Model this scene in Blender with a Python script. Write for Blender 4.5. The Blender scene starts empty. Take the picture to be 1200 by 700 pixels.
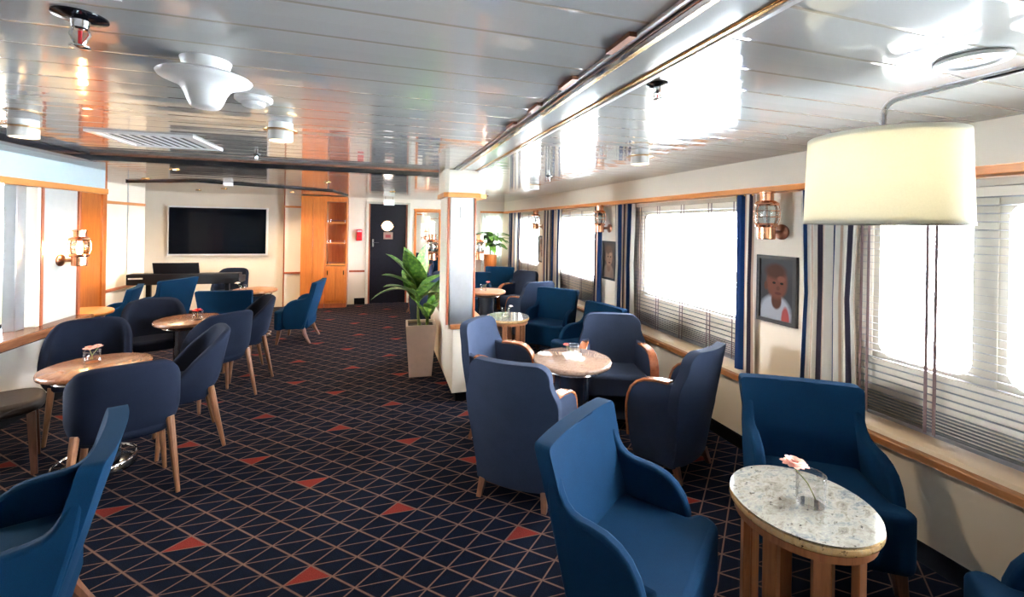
import bpy, bmesh, math, random
from mathutils import Vector, Matrix
random.seed(7)
PI = math.pi
S = bpy.context.scene
COL = S.collection

# ------------------------------------------------------------------ helpers
class MB:
    def __init__(s): s.v = []; s.f = []
    def add(s, vs, fs):
        o = len(s.v); s.v += [tuple(p) for p in vs]; s.f += [tuple(i + o for i in f) for f in fs]; return s
    def box(s, x0, x1, y0, y1, z0, z1, M=None):
        vs = [(x, y, z) for z in (z0, z1) for y in (y0, y1) for x in (x0, x1)]
        if M is not None: vs = [M @ Vector(p) for p in vs]
        return s.add(vs, [(0, 2, 3, 1), (4, 5, 7, 6), (0, 1, 5, 4), (2, 6, 7, 3), (0, 4, 6, 2), (1, 3, 7, 5)])
    def lathe(s, prof, c=(0, 0, 0), n=24, M=None, cap=True):
        vs = []; fs = []; m = len(prof)
        for r, z in prof:
            for k in range(n):
                a = 2 * PI * k / n; vs.append(Vector((r * math.cos(a), r * math.sin(a), z)))
        for j in range(m - 1):
            for k in range(n):
                k2 = (k + 1) % n
                fs.append((j * n + k, j * n + k2, (j + 1) * n + k2, (j + 1) * n + k))
        if prof[0][0] > 1e-6: fs.append(tuple(range(n))[::-1])
        if cap and prof[-1][0] > 1e-6: fs.append(tuple((m - 1) * n + k for k in range(n)))
        C = Vector(c)
        vs = [(M @ p if M is not None else p) + C for p in vs]
        return s.add(vs, fs)
    def tube(s, pts, r, n=8, closed=False):
        pts = [Vector(p) for p in pts]; m = len(pts)
        rs = r if isinstance(r, (list, tuple)) else [r] * m
        vs = []; fs = []
        up = None
        for i, p in enumerate(pts):
            if closed: t = pts[(i + 1) % m] - pts[i - 1]
            else: t = pts[min(i + 1, m - 1)] - pts[max(i - 1, 0)]
            t.normalize()
            if up is None:
                up = Vector((0, 0, 1)) if abs(t.z) < .9 else Vector((1, 0, 0))
            a = t.cross(up)
            if a.length < 1e-4: a = t.cross(Vector((0, 1, 0)))
            a.normalize(); b = a.cross(t); up = b
            for k in range(n):
                q = 2 * PI * k / n; vs.append(p + (a * math.cos(q) + b * math.sin(q)) * rs[i])
        e = m if closed else m - 1
        for i in range(e):
            j = (i + 1) % m
            for k in range(n):
                k2 = (k + 1) % n; fs.append((i * n + k, j * n + k, j * n + k2, i * n + k2))
        if not closed:
            fs.append(tuple(range(n))); fs.append(tuple((m - 1) * n + k for k in range(n))[::-1])
        return s.add(vs, fs)
    def prism(s, poly, a0, a1, axis='z', M=None):
        n = len(poly); vs = []
        for a in (a0, a1):
            for p, q in poly:
                v = Vector({'z': (p, q, a), 'x': (a, p, q), 'y': (p, a, q)}[axis]); vs.append(M @ v if M is not None else v)
        fs = [tuple(range(n))[::-1], tuple(range(n, 2 * n))] + [(i, (i + 1) % n, n + (i + 1) % n, n + i) for i in range(n)]
        return s.add(vs, fs)
    def build(s, name, m, parent=None, bevel=0, seg=2, ang=35, sub=0, loc=None, rotz=0, flat=False):
        me = bpy.data.meshes.new(name); me.from_pydata(s.v, [], s.f)
        b = bmesh.new(); b.from_mesh(me); bmesh.ops.recalc_face_normals(b, faces=b.faces); b.to_mesh(me); b.free()
        if not flat:
            me.polygons.foreach_set('use_smooth', [True] * len(me.polygons))
            if not sub: me.set_sharp_from_angle(angle=math.radians(ang))
        me.materials.append(m)
        o = bpy.data.objects.new(name, me); COL.objects.link(o)
        if parent is not None: o.parent = parent
        if loc is not None: o.location = loc
        o.rotation_euler = (0, 0, rotz)
        if bevel:
            d = o.modifiers.new('bevel', 'BEVEL'); d.width = bevel; d.segments = seg; d.limit_method = 'ANGLE'; d.angle_limit = math.radians(40)
            try: d.harden_normals = False
            except Exception: pass
            if not flat:
                me.polygons.foreach_set('use_smooth', [True] * len(me.polygons))
        if sub:
            d = o.modifiers.new('sub', 'SUBSURF'); d.levels = sub; d.render_levels = sub
        return o

def tag(o, label=None, cat=None, group=None, kind=None):
    if label: o['label'] = label
    if cat: o['category'] = cat
    if group: o['group'] = group
    if kind: o['kind'] = kind
    return o
def thing(name, label, cat, loc=(0, 0, 0), rotz=0, group=None):
    o = bpy.data.objects.new(name, None); COL.objects.link(o)
    o.empty_display_size = .1
    o.location = loc; o.rotation_euler = (0, 0, rotz)
    return tag(o, label, cat, group)
def copy_tree(o, parent=None, loc=None, rotz=None, label=None, group=None):
    c = o.copy(); COL.objects.link(c); c.parent = parent
    for ch in list(o.children): copy_tree(ch, c)
    if loc is not None: c.location = loc
    if rotz is not None: c.rotation_euler = (0, 0, rotz)
    if label: c['label'] = label
    if group: c['group'] = group
    return c
def struct(o): o['kind'] = 'structure'; return o
def face(dx, dy): return math.atan2(-dx, dy)

# ------------------------------------------------------------------ materials
class NT:
    def __init__(s, name):
        s.m = bpy.data.materials.new(name); s.m.use_nodes = True; s.t = s.m.node_tree; s.n = s.t.nodes; s.l = s.t.links
        s.b = s.n['Principled BSDF']; s.out = s.n['Material Output']; s._tc = None
    def node(s, k, **kw):
        x = s.n.new(k)
        for a, b in kw.items(): setattr(x, a, b)
        return x
    def coord(s, w='Object'):
        if s._tc is None: s._tc = s.node('ShaderNodeTexCoord')
        return s._tc.outputs[w]
    def set(s, sock, v):
        if isinstance(v, bpy.types.NodeSocket): s.l.new(v, sock)
        else: sock.default_value = v
    def math(s, op, a, b=0.0, c=0.0, clamp=False):
        x = s.node('ShaderNodeMath', operation=op, use_clamp=clamp)
        for i, v in enumerate((a, b, c)): s.set(x.inputs[i], v)
        return x.outputs[0]
    def sep(s, v):
        x = s.node('ShaderNodeSeparateXYZ'); s.l.new(v, x.inputs[0]); return x.outputs
    def map(s, v, scale=(1, 1, 1), loc=(0, 0, 0)):
        x = s.node('ShaderNodeMapping'); s.l.new(v, x.inputs[0]); x.inputs['Scale'].default_value = scale; x.inputs['Location'].default_value = loc; return x.outputs[0]
    def noise(s, v, scale, detail=4, rough=.5, dist=0):
        x = s.node('ShaderNodeTexNoise'); s.l.new(v, x.inputs['Vector']); x.inputs['Scale'].default_value = scale; x.inputs['Detail'].default_value = detail
        x.inputs['Roughness'].default_value = rough; x.inputs['Distortion'].default_value = dist; return x.outputs['Fac']
    def ramp(s, f, stops, interp='LINEAR'):
        x = s.node('ShaderNodeValToRGB'); s.set(x.inputs[0], f); r = x.color_ramp; r.interpolation = interp
        while len(r.elements) < len(stops): r.elements.new(.5)
        for e, (p, c) in zip(r.elements, stops): e.position = p; e.color = (*c, 1) if len(c) == 3 else c
        return x.outputs[0]
    def mix(s, f, a, b, mode='MIX'):
        x = s.node('ShaderNodeMix', data_type='RGBA', blend_type=mode); s.set(x.inputs[0], f)
        for i, v in ((6, a), (7, b)):
            if isinstance(v, tuple) and len(v) == 3: v = (*v, 1)
            s.set(x.inputs[i], v)
        return x.outputs[2]
    def bump(s, h, strength=.3, dist=.01):
        x = s.node('ShaderNodeBump'); s.l.new(h, x.inputs['Height']); x.inputs['Strength'].default_value = strength; x.inputs['Distance'].default_value = dist
        s.l.new(x.outputs[0], s.b.inputs['Normal']); return x
    def P(s, **kw):
        for k, v in kw.items():
            k = {'color': 'Base Color', 'rough': 'Roughness', 'metal': 'Metallic', 'spec': 'Specular IOR Level', 'coat': 'Coat Weight', 'coatr': 'Coat Roughness', 'sheen': 'Sheen Weight',
                 'emit': 'Emission Color', 'es': 'Emission Strength', 'trans': 'Transmission Weight', 'ior': 'IOR', 'sss': 'Subsurface Weight'}.get(k, k)
            if isinstance(v, tuple) and len(v) == 3: v = (*v, 1)
            s.set(s.b.inputs[k], v)
        return s

def simple(name, color, rough=.5, metal=0., var=.06, scale=18, **kw):
    t = NT(name); f = t.noise(t.coord(), scale, 3)
    d = tuple(max(0, c * (1 - var * 2)) for c in color); l = tuple(min(1, c * (1 + var * 2)) for c in color)
    t.P(color=t.ramp(f, [(.3, d), (.7, l)]), rough=rough, metal=metal, **kw); return t.m
def fabric(name, color, rough=.9):
    t = NT(name); o = t.coord()
    f = t.noise(o, 9, 3); g = t.noise(o, 420, 2)
    c = t.ramp(f, [(.3, tuple(x * .9 for x in color)), (.7, tuple(x * 1.1 for x in color))])
    c = t.mix(.25, c, t.ramp(g, [(.35, tuple(x * .6 for x in color)), (.65, tuple(x * 1.5 for x in color))]))
    t.P(color=c, rough=rough, sheen=.04, spec=.1); t.set(t.b.inputs['Sheen Tint'], (*[min(1, x * 4) for x in color], 1)); t.bump(g, .15, .002); return t.m
def wood(name, dark, light, axis='z', rough=.35, scale=1.0, coat=.3):
    t = NT(name); sc = {'x': (1.2, 16, 16), 'y': (16, 1.2, 16), 'z': (16, 16, 1.2)}[axis]
    v = t.map(t.coord(), tuple(k * scale for k in sc)); f = t.noise(v, 1.6, 6, .6, .6); g = t.noise(v, 9, 3)
    c = t.ramp(f, [(.3, dark), (.68, light)])
    c = t.mix(.25, c, t.ramp(g, [(.4, dark), (.6, light)]))
    t.P(color=c, rough=rough, coat=coat, coatr=.15); return t.m

M = {}
M['teal'] = fabric('teal_upholstery', (.0003, .0165, .046))
M['grey_blue'] = fabric('grey_blue_upholstery', (.022, .032, .060))
M['tub'] = fabric('tub_upholstery', (.0070, .0105, .0225))
M['leg'] = wood('walnut_leg', (.09, .035, .02), (.2, .085, .045), 'z')
M['leg_light'] = wood('oak_leg', (.14, .058, .028), (.27, .125, .06), 'z')
M['cap'] = wood('armrest_wood', (.22, .065, .028), (.40, .145, .06), 'y', rough=.25, coat=.6)
M['orange_wood'] = wood('cherry_panel', (.40, .105, .018), (.57, .175, .034), 'z', rough=.3)
M['orange_trim'] = wood('cherry_trim', (.58, .20, .04), (.76, .30, .075), 'y', rough=.3)
M['orange_trim_x'] = wood('cherry_trim_cross', (.58, .20, .04), (.76, .30, .075), 'x', rough=.3)
M['red_wood'] = wood('mahogany_strip', (.30, .07, .03), (.45, .13, .05), 'z', rough=.3)
M['sill_wood'] = wood('sill_wood', (.26, .10, .034), (.42, .18, .065), 'y', rough=.3)
M['table_wood'] = wood('table_veneer', (.17, .065, .032), (.33, .15, .075), 'y', rough=.26, coat=.35)
M['slat_wood'] = wood('table_slat', (.24, .085, .035), (.40, .165, .07), 'z', rough=.35)
M['stool_leg'] = wood('dark_leg', (.05, .02, .014), (.12, .05, .03), 'z')
M['wall'] = simple('cream_wall', (.82, .74, .62), .4, var=.01, scale=3)
M['wall_white'] = simple('white_laminate', (.80, .77, .72), .3, var=.01, scale=3)
M['gloss_white'] = simple('gloss_panel', (.52, .53, .52), .12, var=.01, coat=.5)
M['frieze'] = simple('cool_lit_frieze', (.50, .61, .66), .3, var=.01)  # panel's guessed pale blue, with the cool light put into the tint
M['chrome'] = simple('chrome', (.75, .77, .80), .1, 1., var=.01)
M['brushed'] = simple('brushed_steel', (.64, .66, .69), .32, 1., var=.02)
M['mirror'] = simple('mirror_glass', (.86, .88, .88), .02, 1., var=.0)
M['brass'] = simple('brass', (.72, .45, .18), .25, 1., var=.03)
M['copper'] = simple('copper', (.82, .40, .24), .22, 1., var=.06, scale=30)
M['copper_dark'] = simple('aged_copper', (.36, .17, .11), .32, 1., var=.08, scale=30)
M['black'] = simple('black_gloss', (.006, .007, .011), .12, var=.05)
M['black_matte'] = simple('black_matte', (.004, .005, .008), .5, var=.05, spec=.25)
M['drum'] = simple('dark_pedestal', (.012, .016, .026), .16, var=.05)
M['screen'] = simple('tv_screen', (.002, .0035, .007), .06, var=0, spec=.08)
M['white_plastic'] = simple('white_plastic', (.82, .82, .82), .35, var=.01)
M['dark_plinth'] = simple('dark_plinth', (.004, .005, .008), .7, spec=.1)
M['leather'] = simple('brown_leather', (.016, .008, .006), .6, var=.15, scale=40)
M['planter'] = simple('planter_shell', (.60, .44, .36), .35, var=.02)
M['soil'] = simple('potting_soil', (.02, .013, .009), .9, var=.4, scale=90)
M['stem'] = simple('plant_stem', (.16, .19, .05), .5, var=.2, scale=40)
M['red'] = simple('red_enamel', (.62, .006, .012), .35, var=.03)
M['door'] = simple('dark_door', (.005, .0045, .009), .35, var=.1, spec=.25)
M['frame_black'] = simple('frame_black', (.018, .02, .026), .3)
M['beige'] = simple('window_frame', (.55, .50, .40), .4, var=.02)
M['pale_label'] = simple('pale_label', (.62, .62, .62), .5, var=.02)
M['cup_white'] = simple('white_pot', (.72, .70, .66), .3, var=.02)
M['dark_red'] = simple('notice_red', (.28, .03, .035), .5)
M['notice'] = simple('notice_tan', (.30, .18, .13), .5)

def leaf_mat():
    t = NT('leaf_green'); f = t.noise(t.map(t.coord('Object'), (9, 9, 9)), 3, 4)
    t.P(color=t.ramp(f, [(.34, (.025, .085, .02)), (.55, (.11, .24, .035)), (.72, (.36, .44, .10))]), rough=.35, spec=.5)
    tr = t.node('ShaderNodeBsdfTranslucent'); tr.inputs[0].default_value = (.18, .32, .04, 1)
    mx = t.node('ShaderNodeMixShader'); mx.inputs[0].default_value = .10
    t.l.new(t.b.outputs[0], mx.inputs[1]); t.l.new(tr.outputs[0], mx.inputs[2]); t.l.new(mx.outputs[0], t.out.inputs[0]); return t.m
M['leaf'] = leaf_mat()
def petal(name, c):
    t = NT(name); f = t.noise(t.coord(), 120, 3); t.P(color=t.ramp(f, [(.3, tuple(x * .75 for x in c)), (.7, c)]), rough=.6); return t.m
M['pink'] = petal('pink_petals', (.95, .50, .40)); M['red_petal'] = petal('red_petals', (.85, .02, .015)); M['white_petal'] = petal('pale_petals', (.9, .72, .66)); M['coral'] = petal('coral_petals', (.85, .16, .13))

def granite(name, a, b, c, speck, rough=.06, sc=1.):
    t = NT(name); o = t.map(t.coord(), (1, 1.7, 1)); f = t.noise(o, 14 * sc, 8, .7, .5); g = t.noise(o, 60 * sc, 4, .6); h = t.noise(o, 34 * sc, 5, .75)
    col = t.ramp(f, [(.32, a), (.5, b), (.66, c)])
    col = t.mix(t.ramp(g, [(.5, (0, 0, 0)), (.72, (.35, .35, .35))]), col, (.44, .42, .37))
    col = t.mix(t.ramp(h, [(.60, (0, 0, 0)), (.66, (1, 1, 1))]), col, speck)
    t.P(color=col, rough=rough, coat=.6, coatr=.03); return t.m
M['granite'] = granite('cream_granite', (.13, .11, .085), (.30, .285, .24), (.12, .14, .155), (.025, .022, .025))
M['granite_edge'] = granite('tan_granite_edge', (.55, .33, .14), (.66, .44, .2), (.45, .26, .12), (.035, .02, .02), rough=.2)
M['granite_pink'] = granite('rose_granite', (.20, .115, .085), (.33, .22, .165), (.26, .165, .125), (.10, .06, .05), sc=1.6)

def thin_glass(name, col=(1, 1, 1), fac=.12, rough=.0):
    t = NT(name); tr = t.node('ShaderNodeBsdfTransparent'); tr.inputs[0].default_value = (*col, 1)
    gl = t.node('ShaderNodeBsdfGlossy'); gl.inputs['Roughness'].default_value = rough
    lw = t.node('ShaderNodeLayerWeight'); lw.inputs[0].default_value = .22
    mx = t.node('ShaderNodeMixShader'); t.l.new(t.math('MULTIPLY_ADD', lw.outputs['Fresnel'], .55, fac * .12, clamp=True), mx.inputs[0])
    t.l.new(tr.outputs[0], mx.inputs[1]); t.l.new(gl.outputs[0], mx.inputs[2]); t.l.new(mx.outputs[0], t.out.inputs[0]); return t.m
M['pane'] = thin_glass('window_glass', (.96, .98, 1), .1)
M['tumbler'] = thin_glass('tumbler_glass', (.985, .99, .99), .5)
M['lantern_glass'] = thin_glass('lantern_glass', (.9, .92, .92), .5)
M['water'] = thin_glass('water', (.97, .985, .99), .2)

def emis(name, c, s):
    t = NT(name); t.P(color=(.8, .8, .8), emit=c, es=s); return t.m
M['warm_lamp'] = emis('warm_bulb', (1, .60, .24), 130)
M['shade_bulb'] = emis('shade_bulb', (1, .88, .66), 8)
M['warm_disc'] = emis('lamp_diffuser', (1, .70, .36), 4)
M['spot_disc'] = emis('halogen_disc', (1, .80, .55), 30)
M['porthole'] = emis('lit_porthole', (1, .9, .85), 2.6)
M['orange_lens'] = emis('orange_beacon_lens', (1, .22, .03), 0.3)
M['exit_white'] = emis('exit_sign_white', (1, .95, .9), .10)
M['exit_green'] = emis('exit_sign_green', (.02, .35, .06), 0.14)

def carpet():
    t = NT('patterned_carpet'); x, y, z = t.sep(t.coord())
    u = t.math('MULTIPLY_ADD', x, 1 / .1009, 200 - .214 / .1009); v = t.math('MULTIPLY_ADD', y, 1 / .0918, 320 - 1.911 / .0918)
    def line(e, per, w):
        return t.math('SUBTRACT', 1, t.math('SMOOTH_MIN', 1, t.math('DIVIDE', t.math('PINGPONG', e, per), w), .3), clamp=True)
    d1 = line(t.math('ADD', u, v), 1, .085); d2 = line(t.math('ADD', t.math('SUBTRACT', u, v), 400), 1, .07); hz = line(v, .5, .036)
    L = t.math('MAXIMUM', t.math('MAXIMUM', d1, d2), t.math('MULTIPLY', hz, .9))
    L = t.math('MULTIPLY', L, 1.6, clamp=True)
    red = None
    for i0, j0, sgn in ((5, 2, 1), (9, 6, 1), (4, 11, -1), (0, 15, -1)):
        du = t.math('ABSOLUTE', t.math('WRAP', t.math('SUBTRACT', u, i0), -5, 5)); du.node.inputs[1].default_value = 5; du.node.inputs[2].default_value = -5
        wv = t.node('ShaderNodeMath', operation='WRAP'); t.l.new(t.math('SUBTRACT', v, j0), wv.inputs[0]); wv.inputs[1].default_value = 8; wv.inputs[2].default_value = -8
        dv = t.math('MULTIPLY', wv.outputs[0], sgn)
        wu = t.node('ShaderNodeMath', operation='WRAP'); t.l.new(t.math('SUBTRACT', u, i0), wu.inputs[0]); wu.inputs[1].default_value = 5; wu.inputs[2].default_value = -5
        du = t.math('ABSOLUTE', wu.outputs[0])
        ins = t.math('MULTIPLY', t.math('GREATER_THAN', dv, 0), t.math('LESS_THAN', t.math('ADD', du, dv), 1))
        red = ins if red is None else t.math('MAXIMUM', red, ins)
    o = t.coord(); n = t.noise(o, 260, 3); n2 = t.noise(o, 2.2, 3)
    base = t.ramp(n, [(.3, (.0006, .0024, .0085)), (.7, (.0022, .0062, .019))])
    tan = t.ramp(n, [(.3, (.095, .056, .044)), (.7, (.165, .10, .078))])
    rd = t.ramp(n, [(.3, (.11, .012, .011)), (.7, (.20, .03, .023))])
    c = t.mix(red, base, rd); c = t.mix(L, c, tan)
    t.P(color=c, rough=.95, spec=.1); t.bump(n, .4, .004); return t.m
M['carpet'] = carpet()

def ceil_mat():
    t = NT('ceiling_planks'); x, y, z = t.sep(t.coord())
    p = t.math('PINGPONG', t.math('MULTIPLY_ADD', y, 1 / .168, 100 - 1.075 / .168), .5)      # 0 at a joint, .5 mid plank
    j = t.math('LESS_THAN', p, .03)
    c = t.mix(j, (.50, .49, .47), (.38, .34, .28))
    w = t.noise(t.map(t.coord(), (.5, 1.4, 1)), 1.5, 2)
    h = t.math('ADD', t.math('MULTIPLY', t.math('POWER', p, 2), .0016), t.math('MULTIPLY', w, .0028))
    h = t.math('ADD', h, t.math('MULTIPLY', t.math('MULTIPLY', p, 18, clamp=True), .0005))
    t.P(color=c, rough=.085, spec=.7, coat=.9, coatr=.05)
    t.bump(h, 1.0, 1.0); 
    b = t.b.inputs['Normal'].links[0].from_node; t.l.new(b.outputs[0], t.b.inputs['Coat Normal']); return t.m
M['ceiling'] = ceil_mat()

def curtain_mat(name, seed=0, wide=False):
    t = NT(name); u = t.sep(t.coord('UV'))[0]
    f = t.math('FRACT', t.math('MULTIPLY_ADD', u, 1 / .29, seed))
    c = t.ramp(f, [(0, (.004, .03, .12)), (.40, (.82, .78, .70)), (.58, (.55, .40, .31)), (.64, (.03, .024, .045)), (.74, (.82, .78, .70)), (.92, (.60, .46, .36))] if wide else [(0, (.004, .03, .12)), (.17, (.82, .78, .70)), (.36, (.62, .46, .36)), (.44, (.82, .78, .70)), (.52, (.03, .024, .045)), (.63, (.82, .78, .70)), (.84, (.60, .44, .34)), (.90, (.78, .75, .68))], 'CONSTANT')
    t.P(color=c, rough=.85, spec=.2, sheen=.2)
    tr = t.node('ShaderNodeBsdfTranslucent'); t.l.new(c, tr.inputs[0]); mx = t.node('ShaderNodeMixShader'); mx.inputs[0].default_value = .28
    t.l.new(t.b.outputs[0], mx.inputs[1]); t.l.new(tr.outputs[0], mx.inputs[2]); t.l.new(mx.outputs[0], t.out.inputs[0]); return t.m
def translucent(name, c, f, rough=.8):
    t = NT(name); n = t.noise(t.coord(), 200, 2); cc = t.ramp(n, [(.3, tuple(x * .96 for x in c)), (.7, c)]); t.P(color=cc, rough=rough)
    tr = t.node('ShaderNodeBsdfTranslucent'); t.l.new(cc, tr.inputs[0]); mx = t.node('ShaderNodeMixShader'); mx.inputs[0].default_value = f
    t.l.new(t.b.outputs[0], mx.inputs[1]); t.l.new(tr.outputs[0], mx.inputs[2]); t.l.new(mx.outputs[0], t.out.inputs[0]); return t.m
M['shade'] = translucent('lamp_shade_fabric', (.95, .93, .84), .6)
M['slat'] = simple('blind_slat', (.30, .30, .32), .28, .55, var=.02)
M['tape'] = simple('blind_tape', (.16, .10, .10), .8)
M['sheer'] = translucent('sheer_curtain', (.78, .80, .76), .5)

def portrait_mat(name, bg, skin, shirt, accent, adult=False):
    """soft blurred head and shoulders on a plain ground, made of a few ellipses in the picture's own plane (local y across, z up)"""
    t = NT(name); o = t.coord(); x, y, z = t.sep(o); nz = t.noise(o, 26, 3)
    def ell(cy, cz, ry, rz, soft=.25):
        a = t.math('POWER', t.math('DIVIDE', t.math('SUBTRACT', y, cy), ry), 2); b = t.math('POWER', t.math('DIVIDE', t.math('SUBTRACT', z, cz), rz), 2)
        d = t.math('ADD', t.math('ADD', a, b), t.math('MULTIPLY', t.math('SUBTRACT', nz, .5), .25))
        return t.math('DIVIDE', t.math('SUBTRACT', 1 + soft, d), 2 * soft, clamp=True)
    c = t.ramp(z, [(0, bg), (.2, tuple(k * 1.5 for k in bg))])
    c = t.mix(ell(.01, -.17, .125, .13), c, shirt)
    c = t.mix(ell(-.07, -.2, .03, .09), c, accent)
    c = t.mix(ell(.0, -.075, .04, .06), c, tuple(k * .6 for k in skin))
    c = t.mix(ell(.0, .05, .082, .115), c, skin)
    c = t.mix(ell(.010, .125, .080, .052, .5), c, tuple(k * .45 for k in skin))
    c = t.mix(ell(.085, .02, .014, .03), c, tuple(k * .7 for k in skin))
    for cy in (-.04, .02): c = t.mix(ell(cy, .045, .013, .008), c, (.004, .003, .003))
    c = t.mix(ell(-.012, .01, .014, .016), c, tuple(k * .75 for k in skin)); c = t.mix(ell(-.012, -.025, .026, .01), c, (.07, .018, .016))
    c = t.mix(ell(-.035, .075, .03, .02, .5), c, tuple(min(1, k * 1.35) for k in skin))
    t.P(color=c, rough=.5, spec=.15); return t.m

# ------------------------------------------------------------------ room shell
ZC = 2.095; XR = 2.53; XU = 2.62; YF = 9.0; XL = -2.73; YB = -7.2; XP = -5.4
b = MB().box(XP - .2, 2.8, YB - .1, YF + .15, -.1, 0); struct(b.build('floor', M['carpet'], flat=True))
b = MB().box(XP - .2, 2.8, YB - .1, YF + .15, ZC, ZC + .1); struct(b.build('ceiling', M['ceiling'], flat=True))

# right wall: low wall, ledge, set-back upper wall with window openings, pelmet
b = MB().box(XR, 2.8, YB, YF, 0, .52); struct(b.build('wall_right_lower', M['wall'], flat=True))
b = MB().box(XR - .012, XR, YB, YF, 0, .1); struct(b.build('baseboard_right', M['dark_plinth'], bevel=.004))
openings = [(.25, 1.72), (2.55, 3.93), (4.80, 6.2), (7.05, 8.45), (-6.95, -4.9)]
ZB, ZT = .895, 1.765
b = MB()
b.box(XU, 2.8, YB, YF, .52, ZB); b.box(XU, 2.8, YB, YF, ZT, ZC)
ys = [YB] + [k for o in sorted(openings) for k in o] + [YF]
for i in range(0, len(ys), 2): b.box(XU, 2.8, ys[i], ys[i + 1], ZB, ZT)
struct(b.build('wall_right', M['wall'], flat=True))
b = MB().box(XR, XU, YB, YF, 1.895, ZC); struct(b.build('wall_right_pelmet', M['wall'], flat=True))
b = MB().box(XR - .02, XU, YB, YF, 1.855, 1.895); struct(b.build('trim_1', M['orange_trim'], bevel=.004))
b = MB().box(XR - .02, XR + .028, YB, YF, .483, .525); struct(b.build('trim_2', M['sill_wood'], bevel=.007))
def rrect(y0, y1, z0, z1, r, n=6):
    p = []
    for cy, cz, a0 in ((y1 - r, z1 - r, 0), (y0 + r, z1 - r, PI / 2), (y0 + r, z0 + r, PI), (y1 - r, z0 + r, 1.5 * PI)):
        for k in range(n + 1):
            a = a0 + PI / 2 * k / n; p.append((cy + r * math.cos(a), cz + r * math.sin(a)))
    return p
def ring_mb(outer, inner, x0, x1):
    n = len(outer); vs = []
    for x in (x0, x1):
        for loop in (outer, inner): vs += [(x, p, q) for p, q in loop]
    fs = []
    for i in range(n):
        j = (i + 1) % n
        fs += [(i, j, n + j, n + i), (2 * n + i, 3 * n + i, 3 * n + j, 2 * n + j), (i, 2 * n + i, 2 * n + j, j), (n + i, n + j, 3 * n + j, 3 * n + i)]
    return MB().add(vs, fs)
for k, (y0, y1) in enumerate(openings, 1):
    w = bpy.data.objects.new('window_%d' % k, None); COL.objects.link(w); w.location = (XU, (y0 + y1) / 2, ZB); w['kind'] = 'structure'
    h = (y1 - y0) / 2; H = ZT - ZB
    halves = [(-h, h)]
    if k == 1: halves = [(-h, .225), (.285, h)]
    for a, c in halves:
        o_ = rrect(a - .0005, c + .0005, 0, H, .002); i_ = rrect(a + .03, c - .03, .03, H - .03, .07)
        ring_mb(o_, i_, .01, .1).build('window_frame', M['beige'], w)
        MB().box(.06, .066, a + .02, c - .02, .02, H - .02).build('pane', M['pane'], w, flat=True)
    if k == 1: MB().box(.0, .12, .225, .285, 0, H).build('mullion', M['beige'], w)

# port side wall far behind the left partition, with its own row of windows
pops = [(3.0, 4.3), (7.6, 8.85)]
b = MB().box(XP - .18, XP, YB, YF, 0, ZB).box(XP - .18, XP, YB, YF, ZT, ZC)
ys = [YB] + [k for o in pops for k in o] + [YF]
for i in range(0, len(ys), 2): b.box(XP - .18, XP, ys[i], ys[i + 1], ZB, ZT)
struct(b.build('wall_port', M['wall'], flat=True))
for k, (y0, y1) in enumerate(pops, 7):
    w = bpy.data.objects.new('window_%d' % k, None); COL.objects.link(w); w.location = (XP, (y0 + y1) / 2, ZB); w['kind'] = 'structure'
    h = (y1 - y0) / 2; H = ZT - ZB
    ring_mb(rrect(-h, h, 0, H, .002), rrect(-h + .03, h - .03, .03, H - .03, .07), -.1, -.01).build('window_frame', M['beige'], w)
    MB().box(-.066, -.06, -h + .02, h - .02, .02, H - .02).build('pane', M['pane'], w, flat=True)

# far wall with door opening, a window in the right corner
dx0, dx1, dz1 = -.25, .50, 1.985
b = MB()
b.box(XP - .2, dx0, YF, YF + .15, 0, ZC); b.box(dx0, dx1, YF, YF + .15, dz1, ZC); b.box(dx1, 2.08, YF, YF + .15, 0, ZC)
b.box(2.08, 2.46, YF, YF + .15, 0, .95); b.box(2.08, 2.46, YF, YF + .15, 1.78, ZC); b.box(2.46, 2.8, YF, YF + .15, 0, ZC)
struct(b.build('wall_far', M['wall'], flat=True))
w = bpy.data.objects.new('window_6', None); COL.objects.link(w); w.location = (2.27, YF, .95); w['kind'] = 'structure'
Mx = Matrix.Rotation(PI / 2, 4, 'Z')
r_ = ring_mb(rrect(-.19, .19, 0, .83, .002), rrect(-.16, .16, .03, .80, .06), .02, .1); r_.v = [(-p[1], p[0], p[2]) for p in r_.v]; r_.build('window_frame', M['beige'], w)
MB().box(-.18, .18, .06, .066, .02, .81).build('pane', M['pane'], w, flat=True)
b = MB().box(2.0, XU, YF - .03, YF, 1.855, 1.895); struct(b.build('trim_3', M['orange_trim_x'], bevel=.004))
b = MB().box(-.5, dx0 - .04, YF - .012, YF, 0, .12).box(dx1 + .04, 2.53, YF - .012, YF, 0, .12); struct(b.build('baseboard_far', M['dark_plinth']))
b = MB().box(-.6, -.31, YF - .02, YF, .63, .67); struct(b.build('trim_4', M['red_wood'], bevel=.004))
# door
d = bpy.data.objects.new('door_1', None); COL.objects.link(d); d.location = ((dx0 + dx1) / 2, YF, 0); d['kind'] = 'structure'
hw = (dx1 - dx0) / 2
MB().box(-hw, hw, .05, .1, 0, dz1).build('door_leaf', M['door'], d, bevel=.004)
MB().box(-hw - .05, -hw, -.02, .12, 0, dz1 + .03).box(hw, hw + .05, -.02, .12, 0, dz1 + .03).box(-hw - .05, hw + .05, -.02, .12, dz1, dz1 + .04).build('door_frame', M['beige'], d, bevel=.004)
MB().box(-hw, -hw + .03, .02, .12, 0, dz1).box(hw - .03, hw, .02, .12, 0, dz1).build('door_stop', M['red_wood'], d)
MX = Matrix.Rotation(PI / 2, 4, 'X')
q = MB().lathe([(0, .0), (.095, .0), (.095, .012), (0, .012)], n=32, M=MX); q.build('porthole', M['porthole'], d, loc=(-.02, .045, 1.545), ang=30)
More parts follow.
